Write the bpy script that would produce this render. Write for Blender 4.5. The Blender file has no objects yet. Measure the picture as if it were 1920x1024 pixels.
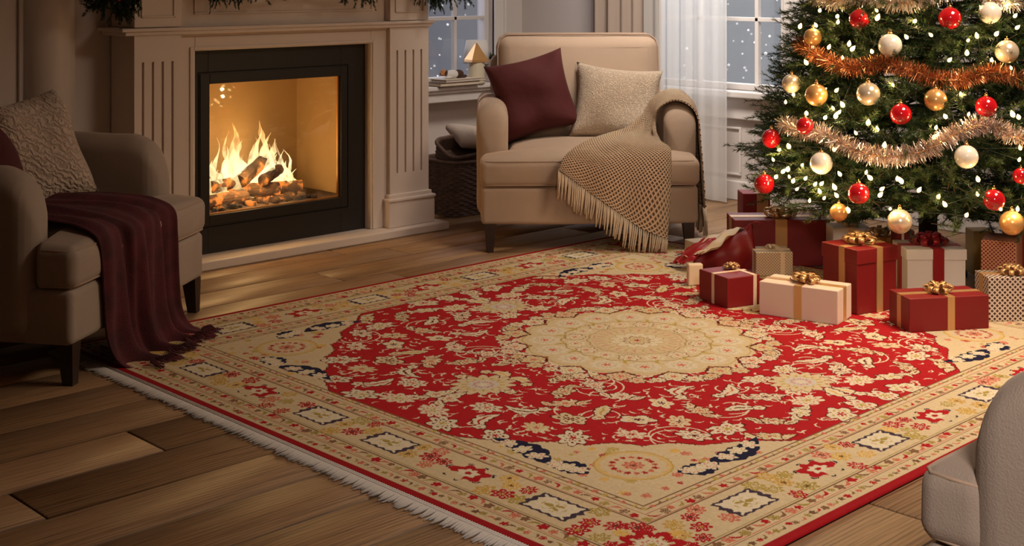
import bpy, bmesh, math, random
import numpy as np
from mathutils import Vector, Matrix, noise as mnoise
rnd = random.Random(7)
rng = np.random.default_rng(11)
C = bpy.context.scene.collection
PI = math.pi
# ---------------------------------------------------------------- camera
# lens 2519 px on a 1920 px wide frame, level, dropped by lens shift; room axes p (x) and q (y)
F, CX, YH, H = 2519.0, 960.0, -40.0, 1.25
TH = math.atan2(2519, 2590); CA, SA = math.cos(TH), math.sin(TH)
def c2w(X, Y): return (X*CA + Y*SA, -X*SA + Y*CA)
def at(x, y, Y):                      # point seen at x,y lying Y metres ahead
    p, q = c2w((x-CX)/F*Y, Y); return Vector((p, q, H-(y-YH)/F*Y))
def fl(x, y, z=0.0):                  # point seen at x,y at height z
    return at(x, y, F*(H-z)/(y-YH))
def on_q(x, y, q0):
    d = (x-CX)/F; t = q0/c2w(d, 1)[1]; return at(x, y, t)
def on_p(x, y, p0):
    d = (x-CX)/F; t = p0/c2w(d, 1)[0]; return at(x, y, t)
cd = bpy.data.cameras.new('camera'); cam = bpy.data.objects.new('camera', cd); C.objects.link(cam)
cam.location = (0, 0, H); cam.rotation_euler = (PI/2, 0, -TH)
cd.sensor_fit = 'HORIZONTAL'; cd.sensor_width = 36; cd.lens = F/1920*36
cd.shift_y = (YH-512)/1920; cd.clip_start = .05; cd.clip_end = 100
bpy.context.scene.camera = cam
CAMROT = -TH
# ---------------------------------------------------------------- materials
def N(nt, typ, **kw):
    n = nt.nodes.new(typ)
    for k, v in kw.items():
        if k in n.inputs.keys(): n.inputs[k].default_value = v
        else: setattr(n, k, v)
    return n
def L(nt, a, b): nt.links.new(a, b)
def mat(name, col, rough=.6, metal=0., sheen=0., var=None, vscale=6., bump=None, emis=None, coat=0., spec=None, stretch=None, trans=0.):
    m = bpy.data.materials.new(name); m.use_nodes = True; nt = m.node_tree
    b = nt.nodes['Principled BSDF']
    b.inputs['Base Color'].default_value = (*col, 1); b.inputs['Roughness'].default_value = rough
    b.inputs['Metallic'].default_value = metal
    if sheen: b.inputs['Sheen Weight'].default_value = sheen; b.inputs['Sheen Roughness'].default_value = .4; b.inputs['Sheen Tint'].default_value = (*[min(1, c*2+.1) for c in col], 1)
    if coat: b.inputs['Coat Weight'].default_value = coat; b.inputs['Coat Roughness'].default_value = .08
    if spec is not None: b.inputs['Specular IOR Level'].default_value = spec
    if emis: b.inputs['Emission Color'].default_value = (*emis[0], 1); b.inputs['Emission Strength'].default_value = emis[1]
    tc = N(nt, 'ShaderNodeTexCoord'); src = tc.outputs['Object']
    if stretch:
        mp = N(nt, 'ShaderNodeMapping'); mp.inputs['Scale'].default_value = stretch; L(nt, src, mp.inputs['Vector']); src = mp.outputs['Vector']
    if var:
        n = N(nt, 'ShaderNodeTexNoise', Scale=vscale, Detail=4.); L(nt, src, n.inputs['Vector'])
        r = N(nt, 'ShaderNodeValToRGB'); r.color_ramp.elements[0].position = .35; r.color_ramp.elements[1].position = .65
        r.color_ramp.elements[0].color = (*col, 1); r.color_ramp.elements[1].color = (*var, 1)
        L(nt, n.outputs['Fac'], r.inputs['Fac']); L(nt, r.outputs['Color'], b.inputs['Base Color'])
    if bump:
        prev = None
        for sc, st, dist in bump:
            n = N(nt, 'ShaderNodeTexNoise', Scale=sc, Detail=3.); L(nt, src, n.inputs['Vector'])
            bp = N(nt, 'ShaderNodeBump', Strength=st, Distance=dist); L(nt, n.outputs['Fac'], bp.inputs['Height'])
            if prev: L(nt, prev.outputs['Normal'], bp.inputs['Normal'])
            prev = bp
        L(nt, prev.outputs['Normal'], b.inputs['Normal'])
    return m
M = {}
M['wall'] = mat('wall_paint', (.56,.50,.47), .7, var=(.58,.52,.485), vscale=2)
M['trimw'] = mat('white_trim', (.66,.61,.58), .5)
M['surround'] = mat('cream_painted_surround', (.62,.52,.45), .5, bump=[(60,.03,.002)])
M['black'] = mat('black_iron', (.018,.015,.014), .45, spec=.3)
M['blackline'] = mat('black_groove', (.004,.004,.004), .6, spec=.1)
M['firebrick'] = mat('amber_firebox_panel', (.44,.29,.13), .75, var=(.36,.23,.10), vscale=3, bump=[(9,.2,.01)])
M['ash'] = mat('ash_bed', (.05,.03,.02), .95, var=(.12,.08,.05), vscale=40, bump=[(60,.8,.01)])
M['velvet'] = mat('greige_velvet', (.42,.30,.215), .85, sheen=.35, var=(.37,.265,.19), vscale=4, bump=[(5,.25,.02),(450,.25,.001)])
M['velvetpipe'] = mat('greige_piping', (.36,.255,.185), .85, sheen=.25)
M['velvet_g'] = mat('taupe_velvet', (.34,.265,.215), .85, sheen=.3, var=(.30,.235,.19), vscale=4, bump=[(5,.25,.02),(380,.4,.001)])
M['legwood'] = mat('dark_wood', (.025,.012,.008), .35)
M['redvelvet'] = mat('dark_red_velvet', (.062,.0025,.003), .85, sheen=.2, bump=[(7,.5,.02),(300,.15,.001)])
M['burgundy'] = mat('burgundy_knit', (.045,.004,.007), .9, sheen=.2, var=(.085,.008,.014), vscale=14, bump=[(30,.5,.004),(240,.9,.003)])
M['brass'] = mat('gold_metal', (.75,.42,.16), .28, metal=1)
M['goldribbon'] = mat('gold_satin_ribbon', (.62,.36,.15), .35, metal=.55, bump=[(25,.1,.004)])
M['creamribbon'] = mat('cream_ribbon', (.72,.55,.36), .45)
M['redribbon'] = mat('red_satin_ribbon', (.30,.008,.012), .38, sheen=.3)
M['redpaper'] = mat('deep_red_paper', (.21,.004,.006), .5, var=(.17,.0035,.005), vscale=3, bump=[(12,.08,.004)])
M['whitepaper'] = mat('white_card', (.80,.73,.68), .6, bump=[(10,.06,.004)])
M['blushpaper'] = mat('ivory_paper', (.72,.54,.43), .6, bump=[(10,.08,.004)])
M['goldpaper'] = mat('gold_paper', (.62,.44,.16), .45, metal=.2)
M['redball'] = mat('red_glass', (.48,.006,.012), .12, coat=1)
M['pearlball'] = mat('pearl_glass', (.80,.72,.62), .25, coat=.7)
M['champball'] = mat('champagne_metal', (.86,.70,.50), .22, metal=.55, coat=.4)
M['goldball'] = mat('amber_gold_metal', (.78,.42,.15), .26, metal=.5, coat=.4)
M['bark'] = mat('bark', (.05,.03,.015), .9)
M['book1'] = mat('book_cream', (.65,.55,.42), .6)
M['book2'] = mat('book_brown', (.10,.05,.03), .6)
M['plushbrown'] = mat('plush_brown', (.06,.025,.015), .9, sheen=.5)
M['plushtan'] = mat('plush_tan', (.45,.2,.08), .9, sheen=.5)
M['plushwhite'] = mat('plush_white', (.7,.65,.6), .9, sheen=.5)
M['shade'] = mat('linen_shade', (.7,.66,.62), .8)
M['candle'] = mat('ivory_wax', (.6,.52,.38), .5)
M['pot'] = mat('ceramic_pot', (.5,.42,.38), .5)
M['leaf'] = mat('dark_leaf', (.012,.03,.012), .55, var=(.03,.05,.02), vscale=30)
M['berry'] = mat('red_berry', (.3,.01,.01), .3)
M['cord'] = mat('green_wire', (.01,.02,.01), .6)
M['fringe'] = mat('white_cotton_fringe', (.55,.50,.47), .9, bump=[(200,.5,.002)])
M['snow'] = mat('snow', (.95,.95,.95), .9, emis=((1,1,1),.45))
M['cloth'] = mat('linen_cloth', (.45,.36,.30), .85, bump=[(20,.4,.01)])
M['drape'] = mat('beige_drape', (.42,.33,.27), .85, bump=[(150,.2,.002)])

def mk_attr(name, rough=.9, sheen=.2, bumps=((300,.3,.001),), metal=0., spec=.3, trl=0.):
    m = mat(name, (.5,.5,.5), rough, metal, sheen, bump=list(bumps) if bumps else None, spec=spec)
    nt = m.node_tree; a = N(nt, 'ShaderNodeAttribute'); a.attribute_name = 'Col'
    L(nt, a.outputs['Color'], nt.nodes['Principled BSDF'].inputs['Base Color']); return m
M['rug'] = mk_attr('woven_wool_pile', .95, 0, ((240,.5,.0015),(3,.15,.01)), spec=.1)
M['needle'] = mk_attr('fir_needles', .5, 0, None, spec=.4)
M['velvet_n'] = mat('taupe_weave', (.30,.235,.195), .9, sheen=.3, bump=[(5,.25,.02),(260,.9,.0015)])
M['tinsel'] = mk_attr('metal_tinsel', .3, 0, None, metal=.8)

def knit_mat(name, c1, c2, sc):
    m = mat(name, c1, .9, sheen=.3); nt = m.node_tree; b = nt.nodes['Principled BSDF']
    uv = N(nt, 'ShaderNodeTexCoord'); mp = N(nt, 'ShaderNodeMapping'); mp.inputs['Rotation'].default_value = (0,0,PI/4)
    L(nt, uv.outputs['UV'], mp.inputs['Vector'])
    sep = N(nt, 'ShaderNodeSeparateXYZ'); L(nt, mp.outputs['Vector'], sep.inputs[0])
    outs = []
    for ax in 'XY':
        a = N(nt, 'ShaderNodeMath', operation='MULTIPLY'); a.inputs[1].default_value = sc; L(nt, sep.outputs[ax], a.inputs[0])
        s = N(nt, 'ShaderNodeMath', operation='SINE'); L(nt, a.outputs[0], s.inputs[0]); outs.append(s)
    mu = N(nt, 'ShaderNodeMath', operation='MAXIMUM'); L(nt, outs[0].outputs[0], mu.inputs[0]); L(nt, outs[1].outputs[0], mu.inputs[1])
    r = N(nt, 'ShaderNodeValToRGB'); r.color_ramp.elements[0].position = .0; r.color_ramp.elements[1].position = .3
    r.color_ramp.elements[0].color = (*c2, 1); r.color_ramp.elements[1].color = (*c1, 1)
    L(nt, mu.outputs[0], r.inputs['Fac']); L(nt, r.outputs['Color'], b.inputs['Base Color'])
    bp = N(nt, 'ShaderNodeBump', Strength=1., Distance=.006); L(nt, mu.outputs[0], bp.inputs['Height']); L(nt, bp.outputs['Normal'], b.inputs['Normal'])
    return m
M['knit'] = knit_mat('beige_open_knit', (.74,.48,.30), (.17,.09,.045), 400)
M['fringeknit'] = mat('beige_yarn', (.55,.42,.29), .9, sheen=.2)
def mesh_paper(name, c1, c2, sc, rot=PI/4):
    m = mat(name, c1, .4, metal=.3); nt = m.node_tree; b = nt.nodes['Principled BSDF']
    tc = N(nt, 'ShaderNodeTexCoord'); sep0 = N(nt, 'ShaderNodeSeparateXYZ'); L(nt, tc.outputs['Object'], sep0.inputs[0])
    # u = x + y (runs round the box), v = z
    ad = N(nt, 'ShaderNodeMath', operation='SUBTRACT'); L(nt, sep0.outputs[0], ad.inputs[0]); L(nt, sep0.outputs[1], ad.inputs[1])
    outs = []
    for op in ('ADD', 'SUBTRACT'):
        a = N(nt, 'ShaderNodeMath', operation=op); L(nt, ad.outputs[0], a.inputs[0]); L(nt, sep0.outputs[2], a.inputs[1])
        mm = N(nt, 'ShaderNodeMath', operation='MULTIPLY'); mm.inputs[1].default_value = sc; L(nt, a.outputs[0], mm.inputs[0])
        s = N(nt, 'ShaderNodeMath', operation='SINE'); L(nt, mm.outputs[0], s.inputs[0]); outs.append(s)
    mu = N(nt, 'ShaderNodeMath', operation='MAXIMUM'); L(nt, outs[0].outputs[0], mu.inputs[0]); L(nt, outs[1].outputs[0], mu.inputs[1])
    r = N(nt, 'ShaderNodeValToRGB'); r.color_ramp.elements[0].position = .25; r.color_ramp.elements[1].position = .5
    r.color_ramp.elements[0].color = (*c2, 1); r.color_ramp.elements[1].color = (*c1, 1)
    L(nt, mu.outputs[0], r.inputs['Fac']); L(nt, r.outputs['Color'], b.inputs['Base Color'])
    return m
M['silvermesh'] = mesh_paper('silver_lattice_paper', (.72,.60,.50), (.06,.025,.02), 330)
M['redmesh'] = mesh_paper('gold_lattice_red_paper', (.70,.36,.20), (.22,.012,.012), 420)
M['creammesh'] = mesh_paper('cream_lattice_paper', (.72,.60,.44), (.35,.22,.12), 520)
# ribbed cream pillow
def ribbed(name, c1, c2, sc, dist, strength):
    m = mat(name, c1, .9, sheen=.3); nt = m.node_tree; b = nt.nodes['Principled BSDF']
    tc = N(nt, 'ShaderNodeTexCoord')
    w = N(nt, 'ShaderNodeTexWave', Scale=sc, Distortion=dist, Detail=3.); w.inputs['Detail Scale'].default_value = 2.
    w.bands_direction = 'DIAGONAL'; L(nt, tc.outputs['Object'], w.inputs['Vector'])
    r = N(nt, 'ShaderNodeValToRGB'); r.color_ramp.elements[0].color = (*c2, 1); r.color_ramp.elements[1].color = (*c1, 1); r.color_ramp.elements[1].position = .6
    L(nt, w.outputs['Fac'], r.inputs['Fac']); L(nt, r.outputs['Color'], b.inputs['Base Color'])
    bp = N(nt, 'ShaderNodeBump', Strength=strength, Distance=.006); L(nt, w.outputs['Fac'], bp.inputs['Height']); L(nt, bp.outputs['Normal'], b.inputs['Normal'])
    return m
M['ribbed'] = ribbed('ribbed_cream_fabric', (.52,.40,.32), (.36,.27,.21), 18, 9, .9)
M['boucle'] = ribbed('cream_boucle', (.72,.56,.41), (.52,.38,.26), 40, 14, .9)
# wood floor
def wood():
    m = mat('oak_planks', (.4,.25,.13), .5, spec=.4); nt = m.node_tree; b = nt.nodes['Principled BSDF']
    tc = N(nt, 'ShaderNodeTexCoord'); at_ = N(nt, 'ShaderNodeAttribute'); at_.attribute_name = 'Col'
    sp = N(nt, 'ShaderNodeSeparateColor'); L(nt, at_.outputs['Color'], sp.inputs[0])
    of = N(nt, 'ShaderNodeCombineXYZ'); mu = N(nt, 'ShaderNodeMath', operation='MULTIPLY'); mu.inputs[1].default_value = 37.
    L(nt, sp.outputs[1], mu.inputs[0]); L(nt, mu.outputs[0], of.inputs[0]); L(nt, mu.outputs[0], of.inputs[2])
    ad = N(nt, 'ShaderNodeVectorMath', operation='ADD'); L(nt, tc.outputs['Object'], ad.inputs[0]); L(nt, of.outputs[0], ad.inputs[1])
    mp = N(nt, 'ShaderNodeMapping'); mp.inputs['Scale'].default_value = (.9, 9, 1); L(nt, ad.outputs[0], mp.inputs[0])
    n1 = N(nt, 'ShaderNodeTexNoise', Scale=6., Detail=8., Distortion=1.2); L(nt, mp.outputs[0], n1.inputs['Vector'])
    mp2 = N(nt, 'ShaderNodeMapping'); mp2.inputs['Scale'].default_value = (3, 110, 1); L(nt, ad.outputs[0], mp2.inputs[0])
    n2 = N(nt, 'ShaderNodeTexNoise', Scale=1.5, Detail=5.); L(nt, mp2.outputs[0], n2.inputs['Vector'])
    mp3 = N(nt, 'ShaderNodeMapping'); mp3.inputs['Scale'].default_value = (1.0, 7, 1); L(nt, ad.outputs[0], mp3.inputs[0])
    wv = N(nt, 'ShaderNodeTexWave', Scale=3.2, Distortion=7., Detail=3.); wv.bands_direction = 'Y'; wv.inputs['Detail Scale'].default_value = .7; L(nt, mp3.outputs[0], wv.inputs['Vector'])
    r = N(nt, 'ShaderNodeValToRGB'); cr = r.color_ramp
    cr.elements[0].position = .2; cr.elements[0].color = (.28,.165,.082,1); cr.elements[1].position = .68; cr.elements[1].color = (.37,.22,.112,1)
    L(nt, n1.outputs['Fac'], r.inputs['Fac'])
    def mixm(a, fac_sock, col, f):
        mx = N(nt, 'ShaderNodeMix', data_type='RGBA', blend_type='MULTIPLY'); mx.inputs[0].default_value = f
        L(nt, a, mx.inputs[6]); L(nt, fac_sock, mx.inputs[7]); return mx.outputs[2]
    r2 = N(nt, 'ShaderNodeValToRGB'); r2.color_ramp.elements[0].position = .32; r2.color_ramp.elements[0].color = (.42,.36,.32,1); r2.color_ramp.elements[1].position = .5; r2.color_ramp.elements[1].color = (1,1,1,1); L(nt, n2.outputs['Fac'], r2.inputs['Fac'])
    r3 = N(nt, 'ShaderNodeValToRGB'); r3.color_ramp.elements[0].position = .0; r3.color_ramp.elements[0].color = (.58,.53,.5,1); r3.color_ramp.elements[1].position = .3; r3.color_ramp.elements[1].color = (1,1,1,1); L(nt, wv.outputs['Fac'], r3.inputs['Fac'])
    c = mixm(r.outputs['Color'], r2.outputs['Color'], None, .8); c = mixm(c, r3.outputs['Color'], None, .75)
    br = N(nt, 'ShaderNodeMix', data_type='RGBA', blend_type='MULTIPLY'); br.inputs[0].default_value = 1.
    cb = N(nt, 'ShaderNodeCombineXYZ')
    for i in range(3): L(nt, sp.outputs[0], cb.inputs[i])
    L(nt, c, br.inputs[6]); L(nt, cb.outputs[0], br.inputs[7]); L(nt, br.outputs[2], b.inputs['Base Color'])
    bp = N(nt, 'ShaderNodeBump', Strength=.25, Distance=.002); L(nt, n2.outputs['Fac'], bp.inputs['Height']); L(nt, bp.outputs['Normal'], b.inputs['Normal'])
    return m
M['wood'] = wood()
def thin_glass():
    m = bpy.data.materials.new('clear_glass'); m.use_nodes = True; nt = m.node_tree; nt.nodes.clear()
    o = N(nt, 'ShaderNodeOutputMaterial'); t = N(nt, 'ShaderNodeBsdfTransparent'); g = N(nt, 'ShaderNodeBsdfGlossy', Roughness=.02); mx = N(nt, 'ShaderNodeMixShader', Fac=.06)
    L(nt, t.outputs[0], mx.inputs[1]); L(nt, g.outputs[0], mx.inputs[2]); L(nt, mx.outputs[0], o.inputs[0]); return m
M['glass'] = thin_glass()
def sheer():
    m = bpy.data.materials.new('sheer_voile'); m.use_nodes = True; nt = m.node_tree; nt.nodes.clear()
    o = N(nt, 'ShaderNodeOutputMaterial'); t = N(nt, 'ShaderNodeBsdfTransparent'); d = N(nt, 'ShaderNodeBsdfDiffuse', Color=(.80,.78,.76,1)); tl = N(nt, 'ShaderNodeBsdfTranslucent', Color=(.8,.8,.8,1))
    a = N(nt, 'ShaderNodeMixShader', Fac=.35); L(nt, d.outputs[0], a.inputs[1]); L(nt, tl.outputs[0], a.inputs[2])
    mx = N(nt, 'ShaderNodeMixShader', Fac=.72); L(nt, t.outputs[0], mx.inputs[1]); L(nt, a.outputs[0], mx.inputs[2]); L(nt, mx.outputs[0], o.inputs[0]); return m
M['sheer'] = sheer()
def emit(name, col, s):
    m = bpy.data.materials.new(name); m.use_nodes = True; nt = m.node_tree; nt.nodes.clear()
    o = N(nt, 'ShaderNodeOutputMaterial'); e = N(nt, 'ShaderNodeEmission', Color=(*col,1), Strength=s); L(nt, e.outputs[0], o.inputs[0]); return m
M['bulb'] = emit('warm_bulb', (1,.68,.25), 5.5)
def flame():
    m = bpy.data.materials.new('flame'); m.use_nodes = True; nt = m.node_tree; nt.nodes.clear()
    o = N(nt, 'ShaderNodeOutputMaterial'); tc = N(nt, 'ShaderNodeTexCoord'); sp = N(nt, 'ShaderNodeSeparateXYZ'); L(nt, tc.outputs['Generated'], sp.inputs[0])
    r = N(nt, 'ShaderNodeValToRGB'); e0, e1 = r.color_ramp.elements; e0.position = 0; e0.color = (1,.66,.22,1); e1.position = 1; e1.color = (1,.42,.07,1)
    x = r.color_ramp.elements.new(.4); x.color = (1,.80,.40,1)
    L(nt, sp.outputs[2], r.inputs[0])
    e = N(nt, 'ShaderNodeEmission', Strength=2.2); L(nt, r.outputs[0], e.inputs[0])
    t = N(nt, 'ShaderNodeBsdfTransparent'); mx = N(nt, 'ShaderNodeMixShader')
    n = N(nt, 'ShaderNodeTexNoise', Scale=14., Detail=3.); L(nt, tc.outputs['Object'], n.inputs['Vector'])
    a = N(nt, 'ShaderNodeMapRange'); a.inputs['From Min'].default_value = .35; a.inputs['From Max'].default_value = .7; a.inputs['To Min'].default_value = .05; a.inputs['To Max'].default_value = .6
    L(nt, n.outputs['Fac'], a.inputs[0]); L(nt, a.outputs[0], mx.inputs[0]); L(nt, t.outputs[0], mx.inputs[1]); L(nt, e.outputs[0], mx.inputs[2]); L(nt, mx.outputs[0], o.inputs[0]); return m
M['flame'] = flame()
def logmat():
    m = mat('charred_log', (.03,.018,.012), .9, bump=[(40,.8,.01)]); nt = m.node_tree; b = nt.nodes['Principled BSDF']
    tc = N(nt, 'ShaderNodeTexCoord'); n = N(nt, 'ShaderNodeTexNoise', Scale=16., Detail=5.); L(nt, tc.outputs['Object'], n.inputs['Vector'])
    r = N(nt, 'ShaderNodeValToRGB'); r.color_ramp.elements[0].position = .56; r.color_ramp.elements[0].color = (0,0,0,1); r.color_ramp.elements[1].position = .66; r.color_ramp.elements[1].color = (1,.25,.03,1)
    L(nt, n.outputs['Fac'], r.inputs[0]); L(nt, r.outputs[0], b.inputs['Emission Color']); b.inputs['Emission Strength'].default_value = 1.0
    r2 = N(nt, 'ShaderNodeValToRGB'); r2.color_ramp.elements[0].position = .4; r2.color_ramp.elements[0].color = (.02,.012,.01,1); r2.color_ramp.elements[1].position = .6; r2.color_ramp.elements[1].color = (.16,.085,.04,1)
    n2 = N(nt, 'ShaderNodeTexNoise', Scale=7., Detail=5.); L(nt, tc.outputs['Object'], n2.inputs['Vector']); L(nt, n2.outputs['Fac'], r2.inputs[0]); L(nt, r2.outputs[0], b.inputs['Base Color'])
    return m
M['log'] = logmat()
# ---------------------------------------------------------------- object helpers
def finish(name, me, m=None, parent=None, smooth=True):
    if m is not None: me.materials.append(M[m] if isinstance(m, str) else m)
    if smooth: me.polygons.foreach_set('use_smooth', np.ones(len(me.polygons), dtype=bool))
    o = bpy.data.objects.new(name, me); C.objects.link(o)
    if parent is not None: o.parent = parent
    return o
def py(name, vs, fs, m, parent=None, smooth=True, uvs=None):
    me = bpy.data.meshes.new(name); me.from_pydata([tuple(v) for v in vs], [], fs); me.update()
    if uvs is not None:
        ul = me.uv_layers.new(name='UVMap'); idx = np.zeros(len(me.loops), dtype=np.int32); me.loops.foreach_get('vertex_index', idx)
        ul.data.foreach_set('uv', np.asarray(uvs, dtype=np.float32)[idx].ravel())
    return finish(name, me, m, parent, smooth)
def npmesh(name, V, faces, m, parent=None, smooth=False, col=None):
    # V (n,3); faces (k,3) or (k,4)
    V = np.asarray(V, dtype=np.float32); faces = np.asarray(faces, dtype=np.int32); k, w = faces.shape
    me = bpy.data.meshes.new(name); me.vertices.add(len(V)); me.vertices.foreach_set('co', V.ravel())
    me.loops.add(k*w); me.loops.foreach_set('vertex_index', faces.ravel())
    me.polygons.add(k); me.polygons.foreach_set('loop_start', np.arange(0, k*w, w, dtype=np.int32))
    try: me.polygons.foreach_set('loop_total', np.full(k, w, dtype=np.int32))
    except Exception: pass
    me.update(calc_edges=True)
    if col is not None:
        a = me.color_attributes.new('Col', 'FLOAT_COLOR', 'POINT')
        c4 = np.ones((len(V), 4), dtype=np.float32); c4[:, :3] = col; a.data.foreach_set('color', c4.ravel())
    return finish(name, me, m, parent, smooth)
class MB:
    def __init__(s): s.v = []; s.f = []
    def add(s, vs, fs, mtx=None):
        b = len(s.v); s.v += [tuple(mtx @ Vector(v)) if mtx is not None else tuple(v) for v in vs]
        s.f += [tuple(b+i for i in f) for f in fs]
    def box(s, lo, hi, bev=0., mtx=None, seg=2):
        bm = bmesh.new(); bmesh.ops.create_cube(bm, size=1)
        for v in bm.verts: v.co = Vector([(lo[i]+hi[i])/2 + v.co[i]*(hi[i]-lo[i]) for i in range(3)])
        if bev: bmesh.ops.bevel(bm, geom=bm.edges[:], offset=bev, segments=seg, affect='EDGES', profile=.5)
        s.bm(bm, mtx)
    def bm(s, bm, mtx=None):
        bm.verts.ensure_lookup_table(); bm.verts.index_update()
        s.add([v.co.copy() for v in bm.verts], [tuple(v.index for v in f.verts) for f in bm.faces], mtx); bm.free()
    def tube(s, pts, r, n=8, closed=False, cap=True):
        pts = [Vector(p) for p in pts]; k = len(pts); vs = []; fs = []
        up = None
        for i, p in enumerate(pts):
            a = pts[(i-1) % k] if (closed or i > 0) else p; b = pts[(i+1) % k] if (closed or i < k-1) else p
            t = (b-a).normalized()
            if up is None: up = Vector((0,0,1)) if abs(t.z) < .9 else Vector((1,0,0))
            s1 = t.cross(up); s1 = s1.normalized() if s1.length > 1e-6 else t.orthogonal().normalized(); up = s1.cross(t).normalized()
            rr = r[i] if isinstance(r, (list, tuple)) else r
            for j in range(n):
                an = 2*PI*j/n; vs.append(p + s1*math.cos(an)*rr + up*math.sin(an)*rr)
        m = k if closed else k-1
        for i in range(m):
            for j in range(n):
                a = i*n+j; b = i*n+(j+1) % n; c = ((i+1) % k)*n+(j+1) % n; d = ((i+1) % k)*n+j; fs.append((a, b, c, d))
        if cap and not closed: fs.append(tuple(range(n-1, -1, -1))); fs.append(tuple((k-1)*n+j for j in range(n)))
        s.add(vs, fs)
    def lathe(s, prof, n=24, mtx=None):
        vs = []; fs = []
        for r, z in prof:
            for j in range(n): vs.append((r*math.cos(2*PI*j/n), r*math.sin(2*PI*j/n), z))
        for i in range(len(prof)-1):
            for j in range(n): fs.append((i*n+j, i*n+(j+1) % n, (i+1)*n+(j+1) % n, (i+1)*n+j))
        fs.append(tuple(range(n-1, -1, -1))); fs.append(tuple((len(prof)-1)*n+j for j in range(n)))
        s.add(vs, fs, mtx)
    def build(s, name, m, parent=None, smooth=False):
        o = py(name, s.v, s.f, m, parent, smooth)
        if smooth == 'auto':
            pass
        return o
def tag(o, label, cat, group=None, kind=None):
    o['label'] = label; o['category'] = cat
    if group: o['group'] = group
    if kind: o['kind'] = kind
    return o
def thing(name, label, cat, loc=(0,0,0), rz=0, group=None):
    o = bpy.data.objects.new(name, None); C.objects.link(o); o.empty_display_size = .1
    o.location = loc; o.rotation_euler = (0, 0, rz); return tag(o, label, cat, group)
def struct(o): o['kind'] = 'structure'; return o
def sbox(name, lo, hi, m, parent=None, bev=0.):
    b = MB(); b.box(lo, hi, bev); o = b.build(name, m, parent)
    if parent is None: struct(o)
    return o
def loft(name, sts, hw, zlo, zhi, r, m, parent=None, crown=0., nt=10, nc=4, xo=lambda y: 0., wob=0., seed=0):
    """soft box lofted along y: hw(y) half width, zlo(y)/zhi(y), r edge radius, top bulge crown"""
    y0, y1 = sts[0], sts[-1]; ys = set(sts)
    for k in range(6):
        d = r*(1-math.cos(PI/2*k/5)); ys.add(y0+d); ys.add(y1-d)
    ys = sorted(ys); vs = []; n = None
    rings = []
    for y in ys:
        d = min(y-y0, y1-y); sh = 0. if d >= r else r - math.sqrt(max(0, r*r-(r-d)**2))
        h = hw(y)-sh; a = zlo(y)+sh; b = zhi(y)-sh; rr = min(max(r-sh, .002), h*.98, (b-a)/2*.98)
        loop = []
        def arc(cx, cz, a0):
            for k in range(nc+1):
                t = a0 + PI/2*k/nc; loop.append((cx+rr*math.cos(t), cz+rr*math.sin(t)))
        arc(h-rr, a+rr, -PI/2); 
        for k in range(1, 4): loop.append((h, a+rr+(b-a-2*rr)*k/4))
        arc(h-rr, b-rr, 0)
        for k in range(1, nt): loop.append((h-rr-(2*h-2*rr)*k/nt, b))
        arc(-h+rr, b-rr, PI/2)
        for k in range(1, 4): loop.append((-h, b-rr-(b-a-2*rr)*k/4))
        arc(-h+rr, a+rr, PI)
        for k in range(1, nt): loop.append((-h+rr+(2*h-2*rr)*k/nt, a))
        fy = max(0., 1-abs((y-(y0+y1)/2)/((y1-y0)/2))**3)
        for (x, z) in loop:
            top = max(0., (z-(a+b)/2)/((b-a)/2)) if b > a else 0
            cz = crown*fy*max(0., 1-abs(x/max(h, .01))**3)*top
            w = Vector((0,0,0))
            if wob: w = (mnoise.noise_vector(Vector((x*5+seed, y*5, z*5))))*wob
            vs.append((x+xo(y)+w.x, y+w.y*.6, z+cz+w.z))
        n = len(loop)
    fs = []
    for i in range(len(ys)-1):
        for j in range(n): fs.append((i*n+j, (i+1)*n+j, (i+1)*n+(j+1) % n, i*n+(j+1) % n))
    fs.append(tuple(range(n))); fs.append(tuple((len(ys)-1)*n+j for j in range(n-1, -1, -1)))
    return py(name, vs, fs, m, parent, True)
def lin(a, b, n): return [a+(b-a)*i/(n-1) for i in range(n)]
def crom(P, t):
    n = len(P)-1; x = min(max(t*n, 0), n-1e-6); i = int(x); f = x-i
    p0, p1, p2, p3 = P[max(i-1, 0)], P[i], P[min(i+1, n)], P[min(i+2, n)]
    return tuple(.5*((2*p1[k])+(-p0[k]+p2[k])*f+(2*p0[k]-5*p1[k]+4*p2[k]-p3[k])*f*f+(-p0[k]+3*p1[k]-3*p2[k]+p3[k])*f**3) for k in range(len(p1)))
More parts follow.
